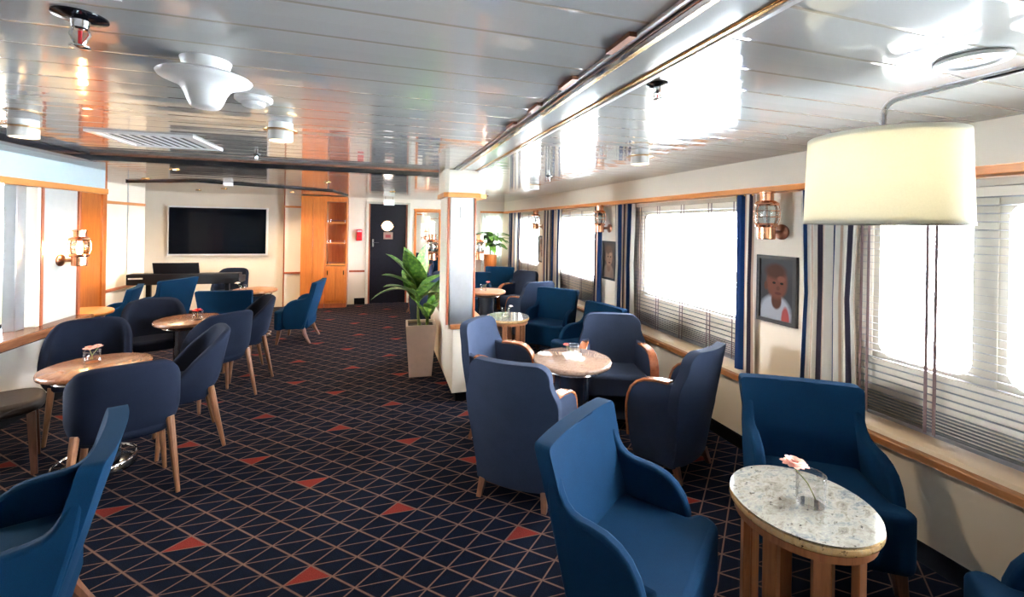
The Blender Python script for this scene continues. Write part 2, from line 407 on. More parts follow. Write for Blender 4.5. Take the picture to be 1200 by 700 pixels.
t_ = [(.104 * math.cos(2 * PI * k / 32), 0, .104 * math.sin(2 * PI * k / 32)) for k in range(32)]
MB().tube(t_, .012, 6, True).build('porthole_ring', M['brass'], d, loc=(-.02, .045, 1.545))
n_ = MB().box(-.09, .09, .036, .05, 1.28, 1.42).build('door_notice', M['notice'], d)
MB().box(-.055, .05, .032, .036, 1.31, 1.37).build('red_patch', M['dark_red'], n_)
MB().box(-hw + .07, -hw + .1, .03, .05, 1.13, 1.28).tube([(-hw + .085, .05, 1.21), (-hw + .085, .0, 1.21), (-hw + .2, .0, 1.21)], .01).build('handle', M['chrome'], d)

# left wall: low wall with ledge, upper wall of panels, then a recess further on
XLr = -3.55; YL = 5.05
b = MB().box(XL - .12, XL, YB, YL, 0, .62); struct(b.build('wall_left_lower', M['wall_white'], flat=True))
b = MB().box(XL, XL + .012, YB, YL, 0, .1); struct(b.build('baseboard_left', M['dark_plinth']))
b = MB().box(XL - .12, XL, 4.52, YL, .70, ZC).box(XL - .12, XL, YB, 4.52, 1.85, ZC); struct(b.build('wall_left', M['wall_white'], flat=True))
b = MB().box(XL - .2, XL + .14, YB, YL, .62, .70); struct(b.build('trim_5', M['table_wood'], bevel=.012))
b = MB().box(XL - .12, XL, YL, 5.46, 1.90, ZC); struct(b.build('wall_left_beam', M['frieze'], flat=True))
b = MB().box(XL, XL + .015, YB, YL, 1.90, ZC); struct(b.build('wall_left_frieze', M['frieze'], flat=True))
b = MB().box(XL - .02, XL + .03, YB, 5.46, 1.85, 1.905); struct(b.build('trim_6', M['orange_trim'], bevel=.004))
b = MB().box(XL - .1, XL - .02, 4.37, 4.47, .70, 1.85); struct(b.build('trim_7', M['brushed'], bevel=.004))
b = MB().box(XL - .12, XL + .024, 4.515, 4.555, .70, 1.85); struct(b.build('trim_8', M['wall'], bevel=.004))
b = MB().box(XL, XL + .03, 4.555, 4.585, .70, 1.85).box(XL, XL + .03, 5.02, 5.05, .70, 1.85); struct(b.build('trim_9', M['red_wood'], bevel=.004))
b = MB().box(XL, XL + .012, 4.585, 5.02, .70, 1.85); struct(b.build('wall_left_panel', M['gloss_white'], flat=True))
b = MB().box(XLr - .12, XLr, 6.3, 7.04, 0, ZC); struct(b.build('wall_left_recess', M['orange_wood'], flat=True))
b = MB().box(XLr - .05, XLr + .02, 7.02, 7.11, 0, ZC); struct(b.build('trim_10', M['orange_wood'], bevel=.004))
b = MB().box(XLr - .12, XLr, 7.04, 8.12, 0, ZC); struct(b.build('wall_left_far', M['wall'], flat=True))
b = MB().box(XLr - .002, XLr + .004, 7.63, 7.65, 0, ZC); struct(b.build('trim_11', M['brushed'], flat=True))
b = MB().box(XLr - .02, XLr + .02, 7.09, 8.10, 1.803, 1.843); struct(b.build('trim_12', M['orange_trim'], bevel=.004))
b = MB().box(XLr - .02, XLr + .02, 7.09, 8.10, .60, .64); struct(b.build('trim_13', M['red_wood'], bevel=.004))
b = MB().box(-4.4, XLr - .12, 8.02, 8.12, 0, ZC); struct(b.build('wall_left_return', M['wall'], flat=True))
b = MB().box(-4.4, -4.3, 8.02, YF, 0, ZC); struct(b.build('wall_left_end', M['wall'], flat=True))
b = MB().box(XP - .2, 2.8, YB - .1, YB, 0, ZC); struct(b.build('wall_back', M['wall'], flat=True))

# pier right of the TV, with wood bands
b = MB().box(-1.72, -1.42, YF - .12, YF, 0, ZC); struct(b.build('wall_far_pier', M['wall'], flat=True))
b = MB().box(-1.73, -1.40, YF - .145, YF - .11, 1.86, 1.895); struct(b.build('trim_14', M['orange_trim_x'], bevel=.004))
b = MB().box(-1.73, -1.40, YF - .145, YF - .11, .63, .665); struct(b.build('trim_15', M['red_wood'], bevel=.004))
b = MB().box(-1.745, -1.722, YF - .10, YF, 0, ZC); struct(b.build('trim_16', M['red_wood'], flat=True))

# ceiling strips between centre and window side, dark edge band
for n, x0, x1, mt, zz in (('trim_17', .612, .630, 'brushed', .008), ('trim_18', .634, .658, 'chrome', .016), ('trim_19', .661, .682, 'brass', .010), ('trim_20', .80, .816, 'brass', .010), ('trim_21', .818, .838, 'brushed', .014)):
    b = MB().box(x0, x1, YB, 4.0, ZC - zz, ZC + .01); struct(b.build(n, M[mt], bevel=.003))
b = MB().box(.684, .80, YB, 4.0, ZC - .004, ZC + .01); struct(b.build('trim_22', M['gloss_white'], flat=True))
b = MB()
for y in (.96, 1.30, 1.63, 1.97): b.box(.590, .612, y, y + .12, ZC - .012, ZC)
struct(b.build('trim_23', M['copper_dark'], flat=True))
b = MB().box(-2.16, .5, 4.08, 4.20, ZC - .05, ZC).box(-2.24, -2.14, YB, 4.2, ZC - .05, ZC); struct(b.build('trim_24', M['black'], bevel=.004))
b = MB().box(-2.13, .5, 4.062, 4.076, ZC - .01, ZC); struct(b.build('trim_25', M['copper_dark'], flat=True))

# columns and the low partition they stand on
def column(name, x0, x1, y0, y1, ch, ext=0):
    poly = [(x0, y1), (x0, y0 + .02), (x0 + .03, y0), (x1 - ch, y0), (x1, y0 + ch), (x1, y1)]
    r = bpy.data.objects.new(name, None); COL.objects.link(r); r.location = ((x0 + x1) / 2, (y0 + y1) / 2, 0); r['kind'] = 'structure'
    cx, cy = (x0 + x1) / 2, (y0 + y1) / 2
    L = [(p - cx, q - cy) for p, q in poly]
    def off(k): return [(p * (1 + k / ((x1 - x0) / 2)), q * (1 + k / ((y1 - y0) / 2))) for p, q in L]
    MB().prism(L, .66, ZC).build('shaft', M['wall'], r, ang=20)
    def cap(k):
        q = off(k)
        if ext: q = q[:3] + [(q[4][0], q[2][1]), (q[4][0] + ext, q[2][1] + .09), (q[5][0] + ext, q[5][1])]
        return q
    MB().prism(cap(.02), 1.885, ZC - .001).build('capital', M['wall'], r, ang=20)
    MB().prism(cap(.032), 1.845, 1.885).build('wood_band', M['orange_trim_x'], r, ang=20)
    return r
c1 = column('column', .555, .825, 3.86, 4.28, .02, .07)
MB().box(-.105, .105, -.222, -.208, .70, 1.842).build('steel_panel', M['brushed'], c1, bevel=.004)
MB().box(-.130, -.110, -.220, -.205, .70, 1.842).box(.112, .130, -.220, -.205, .70, 1.842).build('wood_strip', M['red_wood'], c1, bevel=.003)
MB().box(-.02, .06, -.232, -.222, 1.66, 1.76).build('thermostat', M['pale_label'], c1, bevel=.004)
c2 = column('column', .76, 1.06, 5.30, 5.60, .04)
pt = bpy.data.objects.new('partition', None); COL.objects.link(pt); pt.location = (.76, 4.7, 0); pt['kind'] = 'structure'
MB().box(-.14, .16, -.86, .92, .09, .665).build('partition_panel', M['wall'], pt, bevel=.004)
MB().box(-.165, .185, -.89, .95, .665, .705).build('wood_cap', M['sill_wood'], pt, bevel=.008)
MB().box(-.10, .12, -.82, .88, 0, .09).build('plinth', M['dark_plinth'], pt)

# ------------------------------------------------------------------ seating
def slab(hwf, yf, z0, z1, th, nx=12, nz=14, zs=None):
    """upright upholstered panel: half width hwf(z), surface y=yf(x,z), thickness th towards +y"""
    zs = zs or [z0 + (z1 - z0) * k / nz for k in range(nz + 1)]
    nz = len(zs) - 1; vs = []; fs = []; row = nx + 1
    for s_ in (0, 1):
        for z in zs:
            h = hwf(z)
            for i in range(nx + 1):
                x = h * (2 * i / nx - 1); vs.append((x, yf(x, z) + s_ * th, z))
    N = row * (nz + 1)
    for j in range(nz):
        for i in range(nx):
            a = j * row + i
            fs += [(a, a + 1, a + row + 1, a + row), (N + a, N + a + row, N + a + row + 1, N + a + 1)]
        a = j * row; fs.append((a, a + row, N + a + row, N + a)); a += nx; fs.append((a, N + a, N + a + row, a + row))
    for i in range(nx):
        fs.append((i, N + i, N + i + 1, i + 1)); a = nz * row + i; fs.append((a, a + 1, N + a + 1, N + a))
    return MB().add(vs, fs)
def smooth(a, b, x):
    t = max(0, min(1, (x - a) / (b - a))); return t * t * (3 - 2 * t)
def leg_mb(top, foot, a=.024, c=.015):
    T, F = Vector(top), Vector(foot); vs = []
    for P_, w in ((T, a), (F, c)):
        vs += [P_ + Vector((sx * w, sy * w, 0)) for sx, sy in ((-1, -1), (1, -1), (1, 1), (-1, 1))]
    return MB().add(vs, [(0, 1, 2, 3), (7, 6, 5, 4)] + [(i, i + 4, (i + 1) % 4 + 4, (i + 1) % 4) for i in range(4)])

def make_teal(loc, rz, label, group):
    t = thing('lounge_armchair', label, 'armchair', loc, rz, group); m = M['teal']
    zt = .805
    def yb(z): return -.135 - .275 * (z - .2)
    def yf(x, z): return yb(z) + .02 * (abs(x) / .27) ** 2.5
    def hw_(z):
        base = .268 + .014 * smooth(.6, .8, z); r = .02
        if z > zt - r: base = base - r + math.sqrt(max(0, r * r - (z - zt + r) ** 2))
        return base
    zs = [.2, .3, .4, .5, .58, .66, .72, zt - .03, zt - .018, zt - .008, zt - .002, zt]
    slab(hw_, yf, .2, zt, .065, 14, zs=zs).build('backrest', m, t, bevel=.011, seg=3)
    prof = [(-.10, .2), (.10, .2), (.138, .26), (.142, .35), (.136, .43), (.115, .49), (.085, .535), (.045, .565), (-.005, .582), (-.06, .588), (-.10, .591), (-.13, .60), (-.155, .62), (-.172, .65), (-.188, .69), (-.215, .72), (-.235, .70), (-.215, .58), (-.175, .42), (-.14, .3)]
    for s_ in (-1, 1):
        vs = []; n = len(prof)
        for k in (0, 1):
            for p, q in prof: vs.append((s_ * (.278 + .012 * smooth(-.05, .12, p) - .008 * smooth(.55, .8, q) - k * .05), p, q))
        fs = [tuple(range(n)), tuple(range(n, 2 * n))[::-1]] + [(i, (i + 1) % n, n + (i + 1) % n, n + i) for i in range(n)]
        MB().add(vs, fs).build('armrest', m, t, bevel=.014, seg=3)
    poly = [(-.232, -.16), (.232, -.16), (.238, .13), (.288, .155), (.29, .20), (.262, .245), (-.262, .245), (-.29, .20), (-.288, .155), (-.238, .13)]
    MB().prism(poly, .19, .44).build('seat_cushion', m, t, bevel=.028, seg=4)
    for sx in (-1, 1):
        leg_mb((sx * .235, .18, .205), (sx * .25, .21, 0)).build('leg', M['leg'], t, bevel=.004)
        MB().tube([(sx * .225, -.10, .215), (sx * .23, -.125, .13), (sx * .24, -.165, .05), (sx * .245, -.195, 0)], [.028, .025, .020, .016], 8).build('leg', M['leg'], t)
    return t

def make_grey(loc, rz, label, group):
    t = thing('wood_arm_armchair', label, 'armchair', loc, rz, group); m = M['grey_blue']
    zt = .845
    def yf(x, z): return -.165 - .17 * (z - .1) + .07 * (min(abs(x), .3) / .3) ** 2
    def hw_(z):
        base = .232 + .05 * smooth(.2, .56, z) - .04 * smooth(.60, .74, z); r = .08
        if z > zt - r: base = base - r + math.sqrt(max(0, r * r - (z - zt + r) ** 2))
        return base
    zs = [.09, .2, .3, .4, .5, .57, .6, .63, .66, .69, .73, zt - .08, zt - .055, zt - .032, zt - .014, zt - .004, zt]
    slab(hw_, yf, .09, zt, .065, 16, zs=zs).build('backrest', m, t, bevel=.014, seg=3)
    top = [(.168, .36), (.166, .44), (.155, .50), (.132, .555), (.095, .595), (.045, .617), (-.03, .625), (-.10, .625), (-.15, .64)]
    prof = [(-.12, .09), (.13, .09), (.16, .2)] + top + [(-.20, .665), (-.17, .4)]
    def ax(p, q): return (.262 + .048 * smooth(-.14, .15, p)) - .035 * smooth(.45, .09, q)
    for s_ in (-1, 1):
        n = len(prof); vs = []
        for k in (0, 1):
            for p, q in prof: vs.append((s_ * (ax(p, q) - k * .065), p, q))
        fs = [tuple(range(n)), tuple(range(n, 2 * n))[::-1]] + [(i, (i + 1) % n, n + (i + 1) % n, n + i) for i in range(n)]
        a = MB().add(vs, fs).build('armrest', m, t, bevel=.012, seg=3)
        path = [(.166, .22)] + top[:-1]
        vs = []; L = len(path)
        for i, (p, q) in enumerate(path):
            d_ = Vector((path[min(i + 1, L - 1)][0] - path[max(i - 1, 0)][0], path[min(i + 1, L - 1)][1] - path[max(i - 1, 0)][1])).normalized()
            nrm = Vector((d_.y, -d_.x)); xa = ax(p, q) + .001
            for xx, o_ in ((xa, -.004), (xa - .067, -.004), (xa - .067, .014), (xa, .014)):
                vs.append((s_ * xx, p + nrm.x * o_, q + nrm.y * o_))
        fs = [(0, 1, 2, 3), tuple((L - 1) * 4 + k for k in (3, 2, 1, 0))]
        for i in range(L - 1):
            for k in range(4): fs.append((i * 4 + k, i * 4 + (k + 1) % 4, (i + 1) * 4 + (k + 1) % 4, (i + 1) * 4 + k))
        cp = MB().add(vs, fs).build('wooden_cap', M['cap'], a, bevel=.005); cp['label'] = 'polished reddish wooden cap along the arm'
    MB().prism([(-.20, -.16), (.20, -.16), (.235, .16), (.21, .20), (-.21, .20), (-.235, .16)], .27, .45).build('seat_cushion', m, t, bevel=.03, seg=4)
    MB().box(-.19, .19, -.14, .15, .09, .28).build('seat_base', m, t, bevel=.01)
    for sx in (-1, 1):
        leg_mb((sx * .21, .10, .1), (sx * .215, .12, 0), .02, .014).build('leg', M['leg'], t)
        leg_mb((sx * .19, -.12, .1), (sx * .20, -.155, 0), .02, .014).build('leg', M['leg'], t)
    return t

def make_tub(loc, rz, label, group):
    t = thing('tub_chair', label, 'chair', loc, rz, group); m = M['tub']
    n = 40; a0 = math.radians(-38); st = []
    for k in range(n + 1):
        a = PI - a0 + (PI + 2 * a0) * k / n * 1.0
        a = PI + math.radians(28) * -1 + (PI + math.radians(56)) * k / n
        ca, sa = math.cos(a), math.sin(a); e = 2 / 2.7
        x = .254 * abs(ca) ** e * (1 if ca > 0 else -1); y = .235 * abs(sa) ** e * (1 if sa > 0 else -1)
        st.append((x, y))
    zb = .345; Y = lambda y: y * .80 - .047; th = .05; vs = []; K = 9; rows = []
    for i, (x, y) in enumerate(st):
        d_ = Vector((st[min(i + 1, n)][0] - st[max(i - 1, 0)][0], st[min(i + 1, n)][1] - st[max(i - 1, 0)][1])).normalized(); nr = Vector((-d_.y, d_.x))
        h = .81 - .35 * smooth(-.26, .34, y) ** 1.0 * 1.25 if y > -.2 else .81 - .35 * 1.25 * smooth(-.26, .34, y)
        h = max(h, .47) if y < .14 else h
        h -= .02 * smooth(.19, .255, abs(x)) 
        h = max(h, .40)
        loop = []
        for q in range(K): loop.append((0, zb + (h - th / 2 - zb) * q / (K - 1)))
        for q in range(1, 6): b_ = PI - PI * q / 6; loop.append((th / 2 + th / 2 * math.cos(b_), h - th / 2 + th / 2 * math.sin(b_)))
        for q in range(K): loop.append((th, h - th / 2 + (zb + .02 - h + th / 2) * q / (K - 1)))
        back = smooth(.1, -.24, y)
        for d0, z in loop:
            tuck = .055 * max(0, (.50 - z) / .155) ** 2
            p = Vector((x, Y(y))) + nr * (d0 + tuck)
            p.y -= back * .20 * max(0, z - .40); p.x *= 1 + .0 * z
            vs.append((p.x, p.y, z))
    m_ = len(loop); fs = []
    for i in range(n):
        for k in range(m_): fs.append((i * m_ + k, i * m_ + (k + 1) % m_, (i + 1) * m_ + (k + 1) % m_, (i + 1) * m_ + k))
    fs.append(tuple(range(m_))); fs.append(tuple(n * m_ + k for k in range(m_))[::-1])
    MB().add(vs, fs).build('backrest', m, t, ang=60)
    poly = []
    for k in range(32):
        a = 2 * PI * k / 32; ca, sa = math.cos(a), math.sin(a); e = 2 / 3.2
        poly.append((.212 * abs(ca) ** e * (1 if ca > 0 else -1), -.04 + .175 * abs(sa) ** e * (1 if sa > 0 else -1)))
    MB().prism(poly, .36, .46).build('seat', m, t, bevel=.03, seg=4)
    for sx in (-1, 1):
        MB().tube([(sx * .20, -.175, .43), (sx * .22, -.215, .2), (sx * .238, -.255, 0)], [.021, .018, .0115], 10).build('leg', M['leg_light'], t)
        MB().tube([(sx * .165, .085, .40), (sx * .18, .10, .2), (sx * .195, .115, 0)], [.02, .017, .011], 10).build('leg', M['leg_light'], t)
    return t

def put(make, store, bx, by, dx, dy, label, group, off):
    l = math.hypot(dx, dy); dx, dy = dx / l, dy / l; loc = (bx + off * dx, by + off * dy, 0); rz = face(dx, dy)
    if store: return copy_tree(store[0], None, loc, rz, label, group)
    o = make(loc, rz, label, group); store.append(o); return o
TS, GS, BS = [], [], []
gt, gg, gb = 'teal lounge armchairs', 'grey-blue armchairs with wooden arm caps', 'low-backed tub chairs'
def T(*a): return put(make_teal, TS, *a, gt, .30)
def G(*a): return put(make_grey, GS, *a, gg, .29)
def B(*a): return put(make_tub, BS, *a, gb, .30)
T(.755, 1.665, .60, -.80, 'bright teal armchair with its sunlit front turned to the big cream granite table')
T(2.15, 1.79, -.536, -.844, 'teal armchair between the cream granite table and the striped curtain by the child portrait')
T(2.175, .42, -.75, .66, 'teal armchair at the bottom right corner, only its seat corner and arm in view')
T(-.925, 2.0, -.94, -.33, 'dark teal armchair at the bottom left corner, seen from behind its side')
T(2.20, 5.12, -.75, -.66, 'teal armchair behind the small cream granite table with slatted base')
T(2.25, 3.95, -.98, -.2, 'teal armchair mostly hidden behind the grey-blue chair with its back to the window ledge')
T(2.20, 8.0, -.5, -.85, 'far teal armchair in the window corner below the hanging plant')
T(1.50, 7.15, -.1, -1., 'teal armchair half hidden by the column, behind the far table')
T(-.75, 6.42, -.97, .1, 'teal armchair standing alone on open carpet before the wooden cabinets')
T(-1.70, 5.58, 0, 1., 'dark teal armchair with its back to us, in front of the keyboard')
T(-2.56, 6.86, -.90, .40, 'dark teal armchair directly in front of the left end of the keyboard')
T(-2.72, 6.18, -.97, -.25, 'dark teal armchair by the wooden wall panel, its arm showing past the small round table')
T(.52, 8.25, .8, -.6, 'dark teal armchair beside the dark door, behind the potted plant')
G(.65, 2.26, .62, .79, 'grey-blue armchair showing us its tall plain back at the rose granite table')
G(.69, 3.42, .75, -.66, 'grey-blue armchair left of the rose granite table, backed against the column partition')
G(1.945, 3.40, -.36, -.93, 'grey-blue armchair facing us on the far side of the rose granite table')
G(2.04, 2.225, -.42, .91, 'grey-blue armchair right of the rose granite table, wooden arms in profile by the window')
G(2.08, 5.42, -.25, .97, 'grey-blue armchair with its back to us, behind the small granite table')
G(2.38, 6.85, -.8, -.5, 'dark grey armchair beside the far window, third picture behind it')
G(.84, 6.42, -.3, .95, 'grey armchair just behind the potted plant, left of the column')
G(1.05, 7.05, -.5, .85, 'pale blue armchair back peeping between the plant and the column')
B(-1.32, 2.85, -.42, .91, 'tub chair with its back to us at the nearest wooden table')
B(-2.20, 4.27, .36, -.93, 'tub chair facing us across the nearest wooden table, beside the wall ledge')
B(-1.11, 3.76, -.90, -.42, 'tub chair in profile between the two wooden tables, its inside showing')
B(-1.22, 4.28, -.72, .69, 'tub chair with its back to us at the wooden table with the red flower')
B(-1.11, 5.20, -.90, -.40, 'tub chair on the aisle side beyond the table with the red flower')
B(-2.20, 5.22, .45, -.9, 'tub chair facing us behind the table with the red flower')
B(-2.35, 8.35, -.1, -1., 'tub chair behind the keyboard, under the television')

# stool at the left edge
st = thing('stool', 'brown leather stool with dark square legs at the left picture edge', 'stool', (-2.27, 3.50, 0), .5)
MB().prism([(.20 * abs(math.cos(a)) ** .7 * (1 if math.cos(a) > 0 else -1), .20 * abs(math.sin(a)) ** .7 * (1 if math.sin(a) > 0 else -1)) for a in [2 * PI * k / 32 for k in range(32)]], .38, .46).build('seat', M['leather'], st, bevel=.03, seg=4)
for sx in (-1, 1):
    for sy in (-1, 1): leg_mb((sx * .14, sy * .14, .39), (sx * .16, sy * .16, 0), .02, .015).build('leg', M['stool_leg'], st)

# ------------------------------------------------------------------ tables
def top_prof(r, z0, z1, e=.012):
    return [(0, z0), (r - e, z0), (r - e * .3, z0 + e * .3), (r, z0 + e), (r, z1 - e), (r - e * .3, z1 - e * .3), (r - e, z1), (0, z1)]
def pedestal_table(loc, label, topmat, group):
    t = thing('pedestal_table', label, 'table', loc, 0, group); Z = .66
    MB().lathe(top_prof(.277, Z - .035, Z), n=64).build('table_top', topmat, t, ang=50)
    MB().lathe([(.122, .03), (.122, Z - .035)], n=40).build('pedestal', M['drum'], t, ang=50)
    MB().tube([(.205 * math.cos(2 * PI * k / 48), .205 * math.sin(2 * PI * k / 48), Z - .065) for k in range(48)], .008, 8, True).build('chrome_ring', M['chrome'], t)
    for k in range(4):
        a = PI / 4 + PI / 2 * k; ca, sa = math.cos(a), math.sin(a)
        MB().tube([(.118 * ca, .118 * sa, Z - .065), (.205 * ca, .205 * sa, Z - .065)], .006, 6).build('ring_bracket', M['chrome'], t)
    MB().lathe([(0, 0), (.205, 0), (.205, .008), (.195, .014), (.135, .03), (0, .03)], n=48).build('base', M['drum'], t, ang=40)
    MB().tube([(.20 * math.cos(2 * PI * k / 48), .20 * math.sin(2 * PI * k / 48), .05) for k in range(48)], .009, 8, True).build('foot_ring', M['chrome'], t)
    return t
pedestal_table((1.315, 2.82, 0), 'round rose granite table with chrome ring among the grey-blue armchairs', M['granite_pink'], 'round pedestal tables')
pedestal_table((-1.735, 3.42, 0), 'nearest round wooden table with pink flowers, beside the wall ledge', M['table_wood'], 'round pedestal tables')
pedestal_table((-1.74, 4.82, 0), 'round wooden table with a red flower, second from the ledge end', M['table_wood'], 'round pedestal tables')
pedestal_table((1.45, 6.03, 0), 'far tan pedestal table beside the column, in front of a teal armchair', M['slat_wood'], 'round pedestal tables')
pedestal_table((-2.92, 5.42, 0), 'round wooden table against the wooden wall panel past the ledge', M['orange_trim'], 'round pedestal tables')
pedestal_table((-1.66, 6.72, 0), 'pale round table right of the keyboard, holding a pale flower', M['sill_wood'], 'round pedestal tables')
def slat_table(loc, label, rot):
    t = thing('slat_base_table', label, 'table', loc, rot, 'granite tables on slatted wooden bases'); Z = .555
    MB().lathe([(0, Z - .008), (.238, Z - .008), (.244, Z - .004), (.246, Z), (0, Z)], n=64).build('granite_top', M['granite'], t, ang=60)
    MB().lathe([(0, Z - .042), (.236, Z - .042), (.248, Z - .03), (.25, Z - .02), (.247, Z - .009), (.238, Z - .008), (0, Z - .008)], n=64).build('granite_edge', M['granite_edge'], t, ang=60)
    MB().lathe([(.19, Z - .07), (.232, Z - .07), (.232, Z - .042), (.19, Z - .042)], n=48).build('apron_ring', M['slat_wood'], t, ang=40)
    for k in range(8):
        a = 2 * PI * k / 8; R_ = Matrix.Rotation(a, 4, 'Z')
        MB().box(.178, .204, -.026, .026, 0, Z - .07, R_).build('leg', M['slat_wood'], t, bevel=.003)
    return t
slat_table((1.57, 1.27, 0), 'large cream granite table on wooden slats in the right foreground', .2)
slat_table((1.40, 4.76, 0), 'small cream granite table on wooden slats beyond the rose granite table', .35)

# tumblers with flowers
def tumbler(x, y, z, label, r=.04, h=.085):
    t = thing('tumbler', label, 'glass', (x, y, z), 0, 'glass tumblers on tables')
    MB().lathe([(0, .002), (r - .004, .002), (r, .008), (r, h)], n=32, cap=False).build('glass_wall', M['tumbler'], t, ang=50)
    MB().lathe([(0, .034), (r - .002, .034)], n=24, cap=False).build('water', M['water'], t)
    MB().tube([(r * math.cos(2 * PI * k / 32), r * math.sin(2 * PI * k / 32), h) for k in range(32)], .0018, 6, True).build('rim', M['tumbler'], t)
    return t
def flower(x, y, z, label, col, heads, h=.085, r=.03):
    t = thing('cut_flower', label, 'flower', (x, y, z), 0, 'cut flowers in tumblers')
    for hx, hy, hz, s in heads:
        MB().tube([(-hx * .3, -hy * .3, .02), (hx * .2, hy * .2, hz * .55), (hx, hy, hz - s * .3)], .0022, 6).build('stem', M['stem'], t)
        bl = MB()
        for ring, (cnt, rad, el) in enumerate(((11, 1., .12), (9, .75, .45), (6, .45, .9))):
            for k in range(cnt):
                a = 2 * PI * k / cnt + ring * .4; ca, sa = math.cos(a), math.sin(a)
                L = s * rad * (.85 + .3 * random.random()); w = s * .26; c_, s_ = math.cos(el), math.sin(el)
                pts = []
                for u, wd, up in ((.1, .35, 0), (.55, 1, .06), (.95, .7, .02), (1.08, .05, -.02)):
                    for sg in (-1, 1):
                        px = ca * L * u * c_ - sa * w * wd * sg; py = sa * L * u * c_ + ca * w * wd * sg
                        pts.append((hx + px, hy + py, hz + L * u * s_ + up * s + ring * .002))
                top = [(p[0], p[1], p[2] + .0016) for p in pts]
                n = len(pts); fs = []
                for i in range(0, n - 2, 2): fs += [(i, i + 1, i + 3, i + 2), (n + i, n + i + 2, n + i + 3, n + i + 1), (i, i + 2, n + i + 2, n + i), (i + 1, n + i + 1, n + i + 3, i + 3)]
                bl.add(pts + top, fs)
        bl.lathe([(0, -s * .25), (s * .3, -s * .1), (s * .32, s * .1), (0, s * .3)], (hx, hy, hz), 10)
        bl.build('bloom', col, t, ang=60)
    return t
tumbler(1.585, 1.245, .555, 'clear tumbler on the large cream granite table', .049, .115)
flower(1.585, 1.245, .555, 'pink gerbera leaning over the tumbler on the large cream granite table', M['pink'], [(-.045, .03, .14, .047)])
tumbler(1.33, 2.85, .66, 'clear tumbler on the rose granite table', .045, .085)
flower(1.33, 2.85, .66, 'small orange-white flower in the tumbler on the rose granite table', M['coral'], [(-.05, .0, .088, .02)])
tumbler(-1.80, 3.49, .66, 'square-looking clear tumbler on the nearest wooden table', .043, .075)
flower(-1.80, 3.49, .66, 'pair of pale pink flowers in the tumbler on the nearest wooden table', M['pink'], [(-.012, .0, .088, .032), (.028, .005, .098, .026)])
tumbler(-1.65, 4.75, .66, 'clear tumbler with red flower on the second wooden table', .043, .075)
flower(-1.65, 4.75, .66, 'flat red flower topping the tumbler on the second wooden table', M['red_petal'], [(0, 0, .085, .038)])
tumbler(1.37, 4.74, .555, 'clear tumbler on the small cream granite table', .045, .10)
flower(1.37, 4.74, .555, 'pale flower drooping right from the tumbler on the small granite table', M['white_petal'], [(.06, -.01, .115, .028)])
tumbler(1.395, 6.0, .66, 'clear tumbler on the far tan table by the column', .045, .09)
flower(1.395, 6.0, .66, 'coral flower leaning right from the tumbler on the far tan table', M['coral'], [(.07, .0, .12, .03)])
tumbler(-1.78, 6.60, .66, 'clear tumbler on the pale table by the keyboard', .043, .08)
flower(-1.78, 6.60, .66, 'pale flower leaning left from the tumbler by the keyboard', M['white_petal'], [(-.06, .0, .10, .032)])

# ------------------------------------------------------------------ windows dressing
def blind(y0, y1, label, cords, bottom=.60):
    x = 2.600; t = thing('venetian_blind', label, 'blind', (x, (y0 + y1) / 2, bottom), 0, 'venetian blinds along the window wall')
    h = (y1 - y0) / 2; zt = 1.845 - bottom
    MB().box(-.02, .02, -h, h, zt - .035, zt).build('head_rail', M['beige'], t, bevel=.003)
    s = MB(); z = .03; n = 0
    while z < zt - .05:
        R_ = Matrix.Translation((0, 0, z)) @ Matrix.Rotation(.10, 4, 'Y')
        s.box(-.0165, .0165, -h + .004, h - .004, -.0006, .0006, R_)
        z += .037 if z > .11 else .016
        n += 1
    s.build('slats', M['slat'], t, flat=True)
    MB().box(-.014, .014, -h, h, 0, .022).build('bottom_rail', M['slat'], t, bevel=.003)
    for c in cords:
        q = c - (y0 + y1) / 2; tw = .007 if y0 < 1 else .0045
        MB().box(-.019, -.0175, q - .018 - tw, q - .018 + tw, .01, zt - .03).box(-.019, -.0175, q + .018 - tw, q + .018 + tw, .01, zt - .03).build('ladder_cord', M['tape'], t, flat=True)
    return t
blind(.22, 1.78, 'wide venetian blind of the nearest window, behind the drum lamp shade', [1.735, 1.43, .9, .5])
blind(2.56, 4.02, 'venetian blind of the second window, between portrait and second picture', [3.93, 3.62, 3.27, 2.93, 2.66])
blind(4.80, 6.25, 'venetian blind of the third window, past the second picture', [6.1, 5.7, 5.3, 4.95])
blind(7.05, 8.5, 'venetian blind of the farthest window, beyond the third picture', [8.3, 7.9, 7.5])

